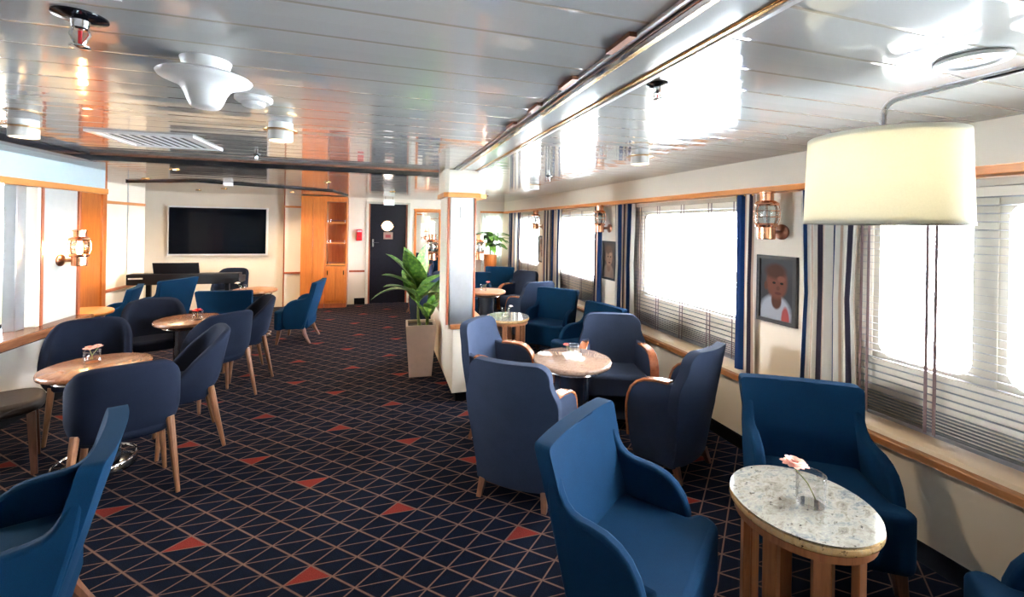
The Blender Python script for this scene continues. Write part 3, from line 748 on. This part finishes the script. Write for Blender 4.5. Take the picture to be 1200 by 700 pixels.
def curtain(y0, y1, label, seed, z0=.56, folds=None, amp=.017, axis='y', x=2.556, mat=None, lean=0, wide=False):
    w = y1 - y0; n = max(24, int(w / .008)); folds = folds or max(2, round(w / .075))
    t = thing('curtain', label, 'curtain', (x, (y0 + y1) / 2, z0) if axis == 'y' else ((y0 + y1) / 2, x, z0), 0, 'striped curtains')
    zt = 1.853 - z0; vs = []; uv = []; L = 0; prev = None; nz = 8; row = []
    for i in range(n + 1):
        u = i / n; y = -w / 2 + w * u; d = amp * math.sin(2 * PI * folds * u + seed * 3) + .3 * amp * math.sin(4.3 * PI * folds * u + seed)
        p = Vector((d, y))
        if prev is not None: L += (p - prev).length
        prev = p; row.append((d, y, L))
    for k in (0, 1):
        for j in range(nz + 1):
            z = zt * j / nz; q = 1 - .35 * (j / nz)
            for d, y, l in row:
                g = .86 + .14 * abs(2 * j / nz - 1) ** .8
                a, b_ = d * q + k * .003, y * g + lean * (j / nz - .5)
                vs.append((a, b_, z) if axis == 'y' else (b_, a, z)); uv.append((l, z))
    R = n + 1; N = R * (nz + 1); fs = []
    for j in range(nz):
        for i in range(n):
            a = j * R + i; fs += [(a, a + 1, a + R + 1, a + R), (N + a, N + a + R, N + a + R + 1, N + a + 1)]
    for i in range(n): fs += [(i, N + i, N + i + 1, i + 1), (nz * R + i, nz * R + i + 1, N + nz * R + i + 1, N + nz * R + i)]
    for j in range(nz): fs += [(j * R, (j + 1) * R, N + (j + 1) * R, N + j * R), (j * R + n, N + j * R + n, N + (j + 1) * R + n, (j + 1) * R + n)]
    o = MB().add(vs, fs).build('fabric', mat or curtain_mat('striped_curtain', seed, wide), t, ang=80)
    ul = o.data.uv_layers.new(name='UVMap')
    for lp in o.data.loops: ul.data[lp.index].uv = uv[lp.vertex_index]
    hd = MB(); 
    for k in range(5):
        yy = -w / 2 + w * (k + .5) / 5
        if axis == 'y': hd.box(-.004, .004, yy - .004, yy + .004, zt - .01, zt + .004)
        else: hd.box(yy - .004, yy + .004, -.004, .004, zt - .01, zt + .004)
    hd.build('curtain_hooks', M['brass'], t)
    return t
curtain(1.76, 2.11, 'striped navy and cream curtain between the drum lamp shade and the portrait', .43)
curtain(2.46, 2.64, 'navy-edged curtain at the near side of the second window, beside the portrait', .55, wide=True)
curtain(4.00, 4.40, 'striped curtain at the far side of the second window', .75, wide=True)
curtain(4.70, 4.88, 'narrow navy curtain beside the second picture, below its lantern', .0, wide=True)
curtain(5.95, 6.40, 'striped curtain at the far side of the third window', .7, wide=True)
curtain(6.46, 6.72, 'tan-striped curtain beside the third picture', .45)
curtain(7.95, 8.75, 'striped curtain in the far window corner', .6, wide=True)
curtain(2.02, 2.50, 'pale sheer curtain on the end wall behind the hanging plant', .3, axis='x', x=YF - .035, folds=5, mat=M['sheer'])

# framed pictures
def picture(y, z0, w, h, label, mat):
    t = thing('framed_picture', label, 'picture', (XU, y, z0 + h / 2), 0, 'framed portraits on the window wall')
    f = .026; o_ = [(-w / 2, -h / 2), (w / 2, -h / 2), (w / 2, h / 2), (-w / 2, h / 2)]; i_ = [(p - f * (1 if p > 0 else -1), q - f * (1 if q > 0 else -1)) for p, q in o_]
    ring_mb(o_, i_, -.025, 0).build('frame', M['frame_black'], t, ang=20)
    MB().box(-.012, -.002, -w / 2 + f, w / 2 - f, -h / 2 + f, h / 2 - f).build('photograph', mat, t, flat=True)
    return t
picture(2.318, .955, .31, .465, 'black-framed colour portrait of a child in white, beside the nearest window', portrait_mat('portrait_child', (.028, .032, .038), (.105, .036, .024), (.26, .29, .35), (.26, .05, .05)))
picture(4.61, .97, .33, .46, 'black-framed brownish portrait between second and third windows', portrait_mat('portrait_brown', (.045, .036, .033), (.20, .12, .085), (.17, .12, .095), (.15, .1, .08)))
picture(6.87, .98, .33, .45, 'small far black-framed portrait between third and fourth windows', portrait_mat('portrait_far', (.16, .15, .15), (.30, .2, .16), (.4, .36, .34), (.3, .2, .16)))

# lanterns
def lantern(loc, rz, label, lit=False, src=None):
    """mount plate at local y=0 (wall), body out along +y"""
    t = thing('ship_lantern', label, 'wall lamp', loc, rz, 'copper ship lanterns')
    d = .14
    MB().lathe([(0, 0), (.052, 0), (.052, .012), (.04, .022), (.016, .03), (0, .03)], (0, 0, 0), 24, Matrix.Rotation(-PI / 2, 4, 'X')).build('wall_mount', M['copper_dark'], t)
    MB().tube([(0, .02, 0), (0, d - .04, .0)], .016, 10).build('bracket_arm', M['copper_dark'], t)
    MB().lathe([(0, -.05), (.05, -.05), (.054, -.045), (.054, .03), (.066, .034), (.07, .045), (.062, .058), (0, .058)], (0, d, 0), 28).build('lower_cup', M['copper'], t, ang=30)
    MB().lathe([(.058, .058), (.066, .08), (.068, .12), (.066, .16), (.058, .178), (.055, .178), (.0625, .16), (.0645, .12), (.0625, .08), (.055, .058)], (0, d, 0), 28).build('glass_chimney', M['lantern_glass'], t, ang=60)
    MB().lathe([(0, .176), (.07, .176), (.076, .184), (.074, .192), (.056, .206), (.043, .21), (.043, .255), (.05, .258), (.05, .268), (.03, .276), (0, .276)], (0, d, 0), 28).build('top_cap', M['copper'], t, ang=30)
    g = MB()
    for k in range(8):
        a = 2 * PI * k / 8; ca, sa = math.cos(a), math.sin(a)
        g.tube([(.064 * ca, d + .064 * sa, .05), (.078 * ca, d + .078 * sa, .09), (.078 * ca, d + .078 * sa, .15), (.068 * ca, d + .068 * sa, .185)], .0022, 5)
    for zz in (.10, .14): g.tube([(.078 * math.cos(2 * PI * k / 24), d + .078 * math.sin(2 * PI * k / 24), zz) for k in range(24)], .0022, 5, True)
    g.build('wire_guard', M['copper'], t)
    MB().lathe([(0, .06), (.014, .06), (.018, .085), (.024, .11), (.020, .135), (.008, .15), (0, .152)], (0, d, 0), 16).build('bulb', M['warm_lamp'] if lit else M['white_plastic'], t)
    return t
lantern((XU, 2.29, 1.585), PI / 2, 'copper ship lantern above the child portrait')
lantern((XU, 4.62, 1.585), PI / 2, 'copper ship lantern above the second picture')
lantern((XU, 6.85, 1.585), PI / 2, 'far copper ship lantern above the third picture')
lantern((1.07, 5.45, 1.20), -PI / 2, 'copper ship lantern just right of the column')
lantern((.75, 5.45, 1.20), PI / 2, 'copper ship lantern just left of the column, above the plant')
lantern((XL + .012, 4.80, 1.225), -PI / 2, 'lit copper ship lantern on the white panel left of the wooden wall', True)

# ------------------------------------------------------------------ drum pendant
t = thing('pendant_lamp', 'large cream drum lamp shade on a bent chrome rod, top right', 'lamp', (1.575, 1.01, 1.622))
def drum(r0, r1, z0, z1, th=.004):
    return MB().lathe([(r0, z0), (r1, z1), (r1 - th, z1), (r0 - th, z0), (r0, z0)], n=72)
drum(.214, .205, .0, .29).build('lamp_shade', M['shade'], t, ang=40)
drum(.2155, .2150, .0, .010, .006).build('shade_trim', M['shade'], t, ang=40)
MB().lathe([(0, .012), (.209, .012), (.209, .015), (0, .015)], n=72).build('diffuser', M['shade'], t, ang=30)
sp = MB()
for k in range(3): a = 2 * PI * k / 3; sp.tube([(0, 0, .26), (.203 * math.cos(a), .203 * math.sin(a), .285)], .003, 6)
sp.build('spider_fitting', M['chrome'], t)
MB().lathe([(.016, .276), (.203, .276), (.203, .279), (.016, .279), (.016, .276)], n=64).build('spill_stop_disc', M['white_plastic'], t, ang=30)  # unseen disc added to keep the bulb's light off the ceiling
MB().lathe([(0, .12), (.02, .13), (.035, .17), (.02, .21), (.014, .24), (0, .24)], n=16).build('bulb', M['shade_bulb'], t)
rod = [(0, 0, .24), (0, 0, .36)] + [(0, -.045 + .045 * math.cos(a), .36 + .045 * math.sin(a)) for a in [PI / 2 * k / 6 for k in range(1, 7)]] + [(0, -.62, .405), (0, -.655, .412), (0, -.67, .435), (0, -.67, .47)]
MB().tube(rod, .0095, 10).build('bent_rod', M['chrome'], t)
MB().lathe([(0, .458), (.05, .458), (.05, .473), (0, .473)], (0, -.67, 0), 20).build('ceiling_rose', M['chrome'], t)

# ------------------------------------------------------------------ ceiling fittings (z measured down from the ceiling)
def rootc(name, label, cat, x, y, group=None, z=ZC, rz=0): return thing(name, label, cat, (x, y, z), rz, group)
t = rootc('dish_speaker', 'white flying-saucer shaped loudspeaker on the ceiling', 'speaker', -.53, 1.56)
MB().lathe([(.068, 0), (.060, -.03), (.052, -.046), (.0, -.046)], n=40).build('mounting_foot', M['white_plastic'], t, ang=50)
MB().lathe([(0, -.044), (.088, -.046), (.119, -.049), (.125, -.054), (.121, -.060), (.104, -.067), (.082, -.075), (.066, -.087), (.056, -.104), (.048, -.126), (.040, -.142), (.036, -.146), (0, -.146)], n=56).build('dish_body', M['white_plastic'], t, ang=60)
t = rootc('smoke_detector', 'flat white smoke detector beside the dish loudspeaker', 'smoke detector', -.50, 1.96)
MB().lathe([(0, 0), (.068, 0), (.068, -.012), (.058, -.02), (0, -.02)], n=36).build('base_plate', M['white_plastic'], t, ang=30)
MB().lathe([(.044, -.02), (.04, -.034), (.03, -.038), (0, -.038)], n=30).build('sensor_head', M['white_plastic'], t, ang=30)
def downlight(x, y, label, lit=True):
    t = rootc('surface_downlight', label, 'ceiling light', x, y, 'cylinder downlights')
    MB().lathe([(.055, 0), (.055, -.036), (0, -.036)], n=36).build('can_upper', M['white_plastic'], t, ang=30)
    MB().lathe([(.055, -.034), (.077, -.036), (.077, -.041), (.055, -.043)], n=36).build('brass_ring', M['brass'], t, ang=30)
    MB().lathe([(.057, -.041), (.057, -.088), (.05, -.09), (.05, -.08), (0, -.08)], n=36).build('can_lower', M['cup_white'], t, ang=30)
    MB().lathe([(0, -.081), (.046, -.081), (.046, -.084), (0, -.084)], n=30).build('lens', M['warm_disc'] if lit else M['white_plastic'], t)
    return t
downlight(-.495, 2.42, 'cylinder downlight with brass ring left of centre, beyond the smoke detector')
downlight(-1.75, 2.82, 'cylinder downlight with brass ring at the left edge near the lit lantern')
downlight(1.58, 2.42, 'small cylinder downlight above the second window')
downlight(1.62, 4.55, 'far tiny ceiling downlight above the small granite table', False)
def sprinkler(x, y, label, s=1.):
    t = rootc('sprinkler', label, 'sprinkler', x, y, 'ceiling sprinklers')
    MB().lathe([(0, 0), (.046 * s, 0), (.046 * s, -.004), (.02 * s, -.012), (0, -.012)], n=28).build('escutcheon', M['black'], t, ang=30)
    MB().lathe([(.016 * s, -.01), (.014 * s, -.03), (.010 * s, -.034), (0, -.034)], n=20).build('nozzle', M['chrome'], t, ang=40)
    f = MB()
    for sg in (-1, 1): f.tube([(sg * .012 * s, 0, -.02), (sg * .017 * s, 0, -.045), (sg * .004 * s, 0, -.064 * s)], .003 * s, 6)
    f.build('frame_arms', M['chrome'], t); MB().lathe([(0, -.062 * s), (.018 * s, -.064 * s), (.018 * s, -.067 * s), (0, -.069 * s)], n=20).build('deflector', M['chrome'], t)
    MB().lathe([(0, -.034), (.0035 * s, -.036), (.0035 * s, -.058 * s), (0, -.06 * s)], n=10).build('bulb', M['red'], t)
    return t
sprinkler(-.715, 1.32, 'dark sprinkler head at the top left of the ceiling', 1.15)
sprinkler(.90, 1.28, 'dark sprinkler head above the window side, right of the ceiling strip', .8)
sprinkler(1.57, 3.98, 'far sprinkler head above the rose granite table', .8)
sprinkler(-.90, 3.62, 'tiny sprinkler head at the dark ceiling edge before the television', .6)
t = rootc('recessed_light', 'recessed ceiling spotlight with white rim beside the pendant rod', 'ceiling light', 1.60, .80)
MB().lathe([(.056, -.001), (.080, -.001), (.082, -.006), (.078, -.012), (.061, -.013), (.056, -.006)], n=48).build('trim_ring', M['white_plastic'], t, ang=40)
MB().lathe([(.058, -.004), (.048, -.0025), (.025, -.0018), (0, -.0015)], n=40).build('reflector', M['frame_black'], t)
MB().lathe([(0, -.003), (.022, -.003), (.022, -.009), (0, -.011)], n=24).build('bulb', M['copper'], t)
def vent(x, y, w, l, label, rz=0):
    t = rootc('ceiling_vent', label, 'vent', x, y, 'ceiling air vents', rz=rz)
    o_ = [(-w / 2, -l / 2), (w / 2, -l / 2), (w / 2, l / 2), (-w / 2, l / 2)]; i_ = [(p * .86, q * .86) for p, q in o_]
    r = ring_mb(o_, i_, -.012, 0); r.v = [(p[1], p[2], p[0]) for p in r.v]; r.build('vent_frame', M['white_plastic'], t, ang=20)
    MB().box(-w * .43, w * .43, -l * .43, l * .43, -.003, -.001).build('backing', M['black_matte'], t)
    s = MB(); n = 9
    for k in range(n):
        yy = -l * .43 + l * .86 * (k + .5) / n; s.box(-w * .43, w * .43, -l * .022, l * .022, -.001, .001, Matrix.Translation((0, yy, -.006)))
    s.build('louvres', M['white_plastic'], t, flat=True)
    return t
vent(-1.33, 3.22, .5, .52, 'pale square air vent in the left ceiling near its dark edge', PI / 2)
vent(-.72, 1.02, .32, .30, 'air vent at the top left picture edge, above the sprinkler')
# curved track with spots in the far ceiling
t = rootc('ceiling_track', 'dark bent lighting track on the far ceiling before the television', 'lighting track', -1.9, 6.4)
MB().tube([(-1.3, .45, -.012), (-.3, -.1, -.012), (.15, .2, -.012), (.55, .4, -.012), (1.15, .9, -.012), (1.3, 1.9, -.012)], .014, 8).build('rail', M['black'], t)
MB().box(-.05, .05, -.06, -.0, -.05, -.004).build('feed_box', M['white_plastic'], t, bevel=.004)
halo = [(-2.7, 6.75), (-2.75, 6.3), (-1.95, 5.0), (-2.35, 7.7), (-1.45, 8.0), (-.65, 5.75), (-2.9, 8.3), (.15, 7.0), (1.7, 7.2)]
for k, (x, y) in enumerate(halo):
    where = ['left of the keyboard', 'above the left armchairs', 'nearest the dark ceiling edge', 'before the television', 'above the wooden pier', 'before the wooden cabinets', 'in the television corner', 'before the dark door', 'above the far right armchairs'][k]
    t = rootc('halogen_spot', 'small lit halogen ceiling spot ' + where, 'ceiling light', x, y, 'halogen spots in the far ceiling')
    MB().lathe([(.03, -.001), (.044, -.001), (.044, -.006), (.034, -.01), (.03, -.005)], n=24).build('bezel', M['brass'], t)
    MB().lathe([(0, -.003), (.03, -.003), (.03, -.005), (0, -.006)], n=24).build('lens', M['spot_disc'], t)
# exit sign and beacon over the door
t = thing('exit_sign', 'small white and green emergency exit sign above the dark door', 'sign', (.13, YF - .28, 1.98))
MB().box(-.10, .10, -.012, .012, -.03, .085).build('sign_box', M['exit_white'], t, bevel=.003)
g = MB().box(.045, .098, -.0135, -.012, -.02, .075).box(-.095, -.085, -.0135, -.012, -.02, .075)
g.lathe([(0, 0), (.010, 0), (.010, .002), (0, .002)], (-.01, -.0122, .062), 14, MX)
for a, c in (((-.012, .048), (.0, .015)), ((.0, .015), (.025, .004)), ((.025, .004), (.03, -.014)), ((.0, .015), (-.03, -.01)), ((-.008, .042), (.022, .034)), ((-.01, .042), (-.035, .03))):
    g.tube([(a[0], -.013, a[1]), (c[0], -.013, c[1])], .010, 6)
g.build('pictogram', M['exit_green'], t)
MB().tube([(-.07, 0, .08), (-.07, 0, .115)], .005, 6).tube([(.07, 0, .08), (.07, 0, .115)], .005, 6).build('hanger', M['chrome'], t)
t = thing('warning_beacon', 'orange warning beacon between exit sign and dark door', 'beacon', (.05, YF - .02, 2.02))
MB().box(-.035, .035, -.03, .02, -.005, .02).build('beacon_base', M['white_plastic'], t)
MB().lathe([(.028, -.005), (.03, -.03), (.022, -.05), (0, -.055)], (0, -.004, 0), 18).build('beacon_lens', M['orange_lens'], t)

# ------------------------------------------------------------------ far end furniture
t = thing('television', 'large black wall television with slim pale frame', 'television', (-2.80, YF - .036, 1.41))
MB().box(-.78, .78, -.03, .035, -.435, .435).build('housing', M['white_plastic'], t, bevel=.006)
MB().box(-.755, .755, -.034, -.03, -.41, .41).build('screen', M['screen'], t, flat=True)
t = thing('digital_piano', 'black digital keyboard with raised music desk under the television', 'keyboard', (-2.74, 7.55, 0))
MB().box(-.70, .70, -.17, .17, .66, .76).box(-.70, .70, -.17, .0, .74, .815).build('keyboard_body', M['black_matte'], t, bevel=.012)
MB().box(-.64, .64, .03, .16, .76, .767).build('keybed', M['white_plastic'], t)
kb = MB()
for k in range(36):
    if k % 7 in (0, 1, 3, 4, 5): x = -.62 + k * .0352; kb.box(x, x + .016, .03, .11, .767, .776)
kb.build('black_keys', M['black'], t)
MB().box(-.40, .17, -.01, .01, 0, .17, Matrix.Translation((0, -.10, .81)) @ Matrix.Rotation(.25, 4, 'X')).build('music_desk', M['black_matte'], t, bevel=.004)
MB().box(-.67, -.50, -.176, -.17, .745, .765).build('nameplate', M['pale_label'], t)
for sx in (-1, 1): MB().box(sx * .5 - .03, sx * .5 + .03, -.02, .02, .02, .69).box(sx * .5 - .03, sx * .5 + .03, -.2, .2, 0, .03).build('stand_leg', M['black_matte'], t, bevel=.004)
MB().box(-.5, .5, -.01, .01, .2, .25).build('stand_brace', M['black_matte'], t)

# cabinets
t = thing('wooden_cupboard', 'tall plain orange wood cupboard between pier and display shelves', 'cupboard', (-1.215, YF - .16, 0))
MB().box(-.205, .205, -.15, .15, .08, ZC - .012).build('carcass', M['orange_wood'], t, bevel=.003)
for sx in (-1, 1): MB().box(min(sx * .004, sx * .2), max(sx * .004, sx * .2), -.168, -.15, .09, 2.05).build('door', M['orange_wood'], t, bevel=.003)
MB().box(-.2, .2, -.13, .15, 0, .08).build('plinth', M['red_wood'], t)
t = thing('shelf_cabinet', 'orange wood cabinet with three open railed shelves over two doors', 'cabinet', (-.815, YF - .16, 0))
MB().box(-.195, -.17, -.15, .15, .08, ZC - .012).box(.17, .195, -.15, .15, .08, ZC - .012).box(-.17, .17, .13, .15, .08, ZC - .012).box(-.17, .17, -.15, .13, 1.985, ZC - .012).box(-.17, .17, -.15, .13, .08, .78).build('carcass', M['orange_wood'], t, bevel=.002)
for z in (.80, 1.20, 1.58):
    s_ = MB().box(-.17, .17, -.15, .13, z, z + .02).build('shelf', M['orange_trim_x'], t)
    r_ = MB().tube([(-.165, -.14, z + .055), (.165, -.14, z + .055)], .004, 6)
    for x in (-.15, -.1, .15): r_.tube([(x, -.14, z + .02), (x, -.14, z + .07)], .006, 6)
    r_.build('shelf_rail', M['chrome'], s_)
for sx in (-1, 1):
    d_ = MB().box(min(sx * .004, sx * .168), max(sx * .004, sx * .168), -.166, -.15, .13, .77).build('door', M['orange_wood'], t, bevel=.003)
    MB().box(sx * .14 - .008, sx * .14 + .008, -.18, -.166, .62, .70).build('handle', M['brass'], d_)
MB().box(-.19, .19, -.13, .15, 0, .08).build('plinth', M['red_wood'], t)
t = thing('fire_call_box', 'red fire alarm box on the wall left of the dark door', 'alarm box', (-.42, YF, 1.36))
MB().box(-.055, .055, -.05, 0, -.11, .11).build('housing', M['red'], t, bevel=.008)
MB().box(-.04, .04, -.054, -.05, .06, .09).build('label_strip', M['pale_label'], t)
MB().lathe([(0, 0), (.014, 0), (.014, .006), (0, .008)], (0, -.05, -.03), 16, MX).build('button', M['dark_red'], t)
t = thing('wall_mirror', 'wall mirror in an orange wood frame right of the dark door', 'mirror', (.90, YF, 1.14))
r = ring_mb([(-.27, -.74), (.27, -.74), (.27, .74), (-.27, .74)], [(-.225, -.695), (.225, -.695), (.225, .695), (-.225, .695)], 0, .03); r.v = [(p[1], -p[0], p[2]) for p in r.v]; r.build('frame', M['orange_wood'], t, ang=20)
MB().box(-.28, .28, -.045, 0, .735, .765).build('top_rail', M['orange_trim_x'], t, bevel=.004)
MB().box(-.23, .23, -.012, -.002, -.70, .70).build('glass', M['mirror'], t, flat=True)

# ------------------------------------------------------------------ plants
def leaf_mb(base, dirv, L, W, droop, stemL=0., n=9, fold=.25):
    """one broad blade: starts at base, runs along dirv, bends down by droop, w across"""
    d = Vector(dirv).normalized(); p = Vector(base); side = d.cross(Vector((0, 0, 1)))
    if side.length < .05: side = Vector((1, 0, 0))
    side.normalize(); vs = []; step = L / n; cur = d.copy()
    rows = []
    for i in range(n + 1):
        u = i / n; w = W * (math.sin(PI * min(1, u ** .75 * .96 + .03)) ** .85) * (1 if u < 1 else 0) + .0015
        upv = side.cross(cur).normalized()
        rows.append([p + side * (w * k) + upv * (fold * w * (abs(k) - .5) + .012 * math.sin(u * 14 + k * 2) * (abs(k) > .9) * W * 8 * .3) for k in (-1, -.5, 0, .5, 1)] + [upv])
        p = p + cur * step; cur = (cur + Vector((0, 0, -droop / n))).normalized()
    m = MB(); R = 5
    for s_ in (0, 1):
        for r in rows: vs += [q + r[5] * (.0016 * s_) for q in r[:5]]
    N = R * (n + 1); fs = []
    for i in range(n):
        for k in range(4):
            a = i * R + k; fs += [(a, a + 1, a + R + 1, a + R), (N + a, N + a + R, N + a + R + 1, N + a + 1)]
        fs += [(i * R, (i + 1) * R, N + (i + 1) * R, N + i * R), (i * R + 4, N + i * R + 4, N + (i + 1) * R + 4, (i + 1) * R + 4)]
    return m.add(vs, fs)
def planter_box(t, w0, w1, h, mat):
    vs = [];
    for z, w in ((0, w0), (h, w1)): vs += [(-w, -w, z), (w, -w, z), (w, w, z), (-w, w, z)]
    iw = w1 - .018; vs += [(-iw, -iw, h), (iw, -iw, h), (iw, iw, h), (-iw, iw, h)]; iw -= .004; vs += [(-iw, -iw, h - .05), (iw, -iw, h - .05), (iw, iw, h - .05), (-iw, iw, h - .05)]
    fs = [(0, 3, 2, 1), (12, 13, 14, 15)]
    for a in (0, 4, 8):
        for k in range(4): fs.append((a + k, a + (k + 1) % 4, a + 4 + (k + 1) % 4, a + 4 + k))
    MB().add(vs, fs).build('planter', mat, t, bevel=.004)
    MB().box(-iw + .003, iw - .003, -iw + .003, iw - .003, h - .05, h - .03).build('soil', M['soil'], t)
t = thing('potted_plant', 'large leafy plant in a tall tapered beige planter beside the column partition', 'plant', (.415, 4.70, 0), -.05)
planter_box(t, .115, .155, .545, M['planter'])
stems = [((-.01, 0), (-.03, .02), 1.02), ((.07, .02), (.085, .0), .80)]
for (bx, by), (tx, ty), h in stems:
    MB().tube([(bx, by, .5), ((bx + tx) / 2 - .01, by, .62), (tx, ty, h - .1)], [.018, .014, .009], 8).build('trunk', M['stem'], t)
LV = [((-.03, .02, .90), (-.50, .05, 1.0), .52, .15, 1.0), ((-.03, .02, .84), (-.95, .1, .55), .54, .085, 1.5), ((-.02, .02, .92), (.10, -.1, 1.), .48, .12, .5), ((-.02, .02, .88), (.60, -.25, .85), .46, .15, 1.2),
      ((-.03, .0, .90), (-.22, -.35, 1.), .52, .13, .8), ((-.03, .0, .80), (-.65, -.30, .8), .44, .10, 1.2), ((.085, .0, .68), (.55, -.2, .8), .34, .08, 1.3), ((.085, .0, .66), (.1, -.5, .7), .32, .08, 1.6),
      ((.08, 0, .60), (.12, -.25, .9), .28, .07, .6), ((.08, .0, .72), (.36, .1, 1.), .36, .09, .7), ((-.03, 0, .76), (-.3, .4, .9), .44, .11, .8), ((.06, 0, .58), (-.35, -.2, .8), .26, .06, .6), ((-.02, .0, .94), (-.30, .25, 1.), .46, .13, .6), ((-.02, .02, .80), (.75, -.15, .55), .42, .13, 1.4), ((-.03, .02, .86), (-.7, -.2, .9), .46, .12, 1.1), ((.08, .0, .66), (.5, .3, .9), .34, .08, 1.0), ((-.02, 0, .78), (.3, -.4, .9), .36, .10, 1.2)]
for bs, dv, L, W, dr in LV:
    l = leaf_mb(bs, dv, L, W, dr); d_ = Vector(dv).normalized()
    l.tube([Vector(bs) - Vector((0, 0, .06)), Vector(bs), Vector(bs) + d_ * .08], .006, 6); l.build('leaf', M['leaf'], t, ang=70)
t = thing('potted_plant', 'bushy green plant in a tall pot in the far window corner', 'plant', (2.12, 8.52, 0))
MB().lathe([(0, 0), (.10, 0), (.11, .3), (.13, .95), (.135, 1.0), (.12, 1.0), (.115, .96), (0, .96)], n=28).build('planter', M['orange_wood'], t, ang=40)
MB().lathe([(0, .955), (.112, .955), (.112, .965), (0, .965)], n=20).build('soil', M['soil'], t)
for k in range(3): MB().tube([(0, 0, .95), (.02 * (k - 1), .01, 1.2)], [.012, .007], 6).build('trunk', M['stem'], t)
for k in range(44):
    a = k * 2.4; e = .25 + .9 * random.random(); r0 = random.random()
    bs = (.02 * (k % 3 - 1), .01, 1.14 + .24 * random.random())
    l = leaf_mb(bs, (math.cos(a), math.sin(a), e), (.22 if math.sin(a) > .3 else .40) + .10 * r0, .055 + .03 * r0, 1.0 + .6 * random.random(), n=7); l.build('leaf', M['leaf'], t, ang=70)

# ------------------------------------------------------------------ light
W = bpy.data.worlds.new('World'); S.world = W; W.use_nodes = True; nt = W.node_tree
bg = nt.nodes['Background']
tc = nt.nodes.new('ShaderNodeTexCoord'); sp_ = nt.nodes.new('ShaderNodeSeparateXYZ'); nt.links.new(tc.outputs['Generated'], sp_.inputs[0])
rp = nt.nodes.new('ShaderNodeValToRGB'); mp = nt.nodes.new('ShaderNodeMath'); mp.operation = 'MULTIPLY_ADD'; mp.inputs[1].default_value = .5; mp.inputs[2].default_value = .5
nt.links.new(sp_.outputs[2], mp.inputs[0]); nt.links.new(mp.outputs[0], rp.inputs[0])
rp.color_ramp.elements[0].position = .46; rp.color_ramp.elements[0].color = (.55, .60, .63, 1); rp.color_ramp.elements[1].position = .54; rp.color_ramp.elements[1].color = (.95, .98, 1, 1)
nt.links.new(rp.outputs[0], bg.inputs[0]); bg.inputs[1].default_value = 48.0

def lamp(kind, loc, energy, color, size=.05, rot=(0, 0, 0), **kw):
    l = bpy.data.lights.new('lamp_light', kind); l.energy = energy; l.color = color
    if kind == 'AREA': l.size = size
    else: l.shadow_soft_size = size
    for k, v in kw.items(): setattr(l, k, v)
    o = bpy.data.objects.new('lamp_light', l); COL.objects.link(o); o.location = loc; o.rotation_euler = rot; return o
WARM = (1, .74, .46)
for x, y in halo: lamp('SPOT', (x, y, ZC - .02), 20, WARM, .03, spot_size=2.5, spot_blend=.6)
for x, y in ((-.495, 2.42), (-1.75, 2.82), (1.58, 2.42)): lamp('SPOT', (x, y, ZC - .092), 22, WARM, .04, spot_size=2.3, spot_blend=.6)

# ------------------------------------------------------------------ camera
cam = bpy.data.cameras.new('camera'); co = bpy.data.objects.new('camera', cam); COL.objects.link(co)
yaw, rol = .2928, .01657
F = Vector((math.sin(yaw), math.cos(yaw), 0)); Rt = Vector((math.cos(yaw), -math.sin(yaw), 0)); U = Vector((0, 0, 1))
R2 = Rt * math.cos(rol) + U * math.sin(rol); U2 = -Rt * math.sin(rol) + U * math.cos(rol)
co.matrix_world = Matrix(((R2.x, U2.x, -F.x, 0), (R2.y, U2.y, -F.y, 0), (R2.z, U2.z, -F.z, 1.60), (0, 0, 0, 1)))
cam.sensor_width = 36; cam.lens = 505.86 * 36 / 1200; cam.shift_y = -(350 - 264.25) / 1200; cam.clip_start = .03
S.camera = co

S.view_settings.view_transform = 'Standard'; S.view_settings.look = 'None'; S.view_settings.gamma = 1; S.view_settings.use_curve_mapping = False
S.view_settings.exposure = 1.7
c = S.cycles
c.use_denoising = True; c.max_bounces = 10; c.diffuse_bounces = 5; c.glossy_bounces = 5; c.transparent_max_bounces = 16; c.sample_clamp_indirect = 6; c.caustics_reflective = False; c.caustics_refractive = False
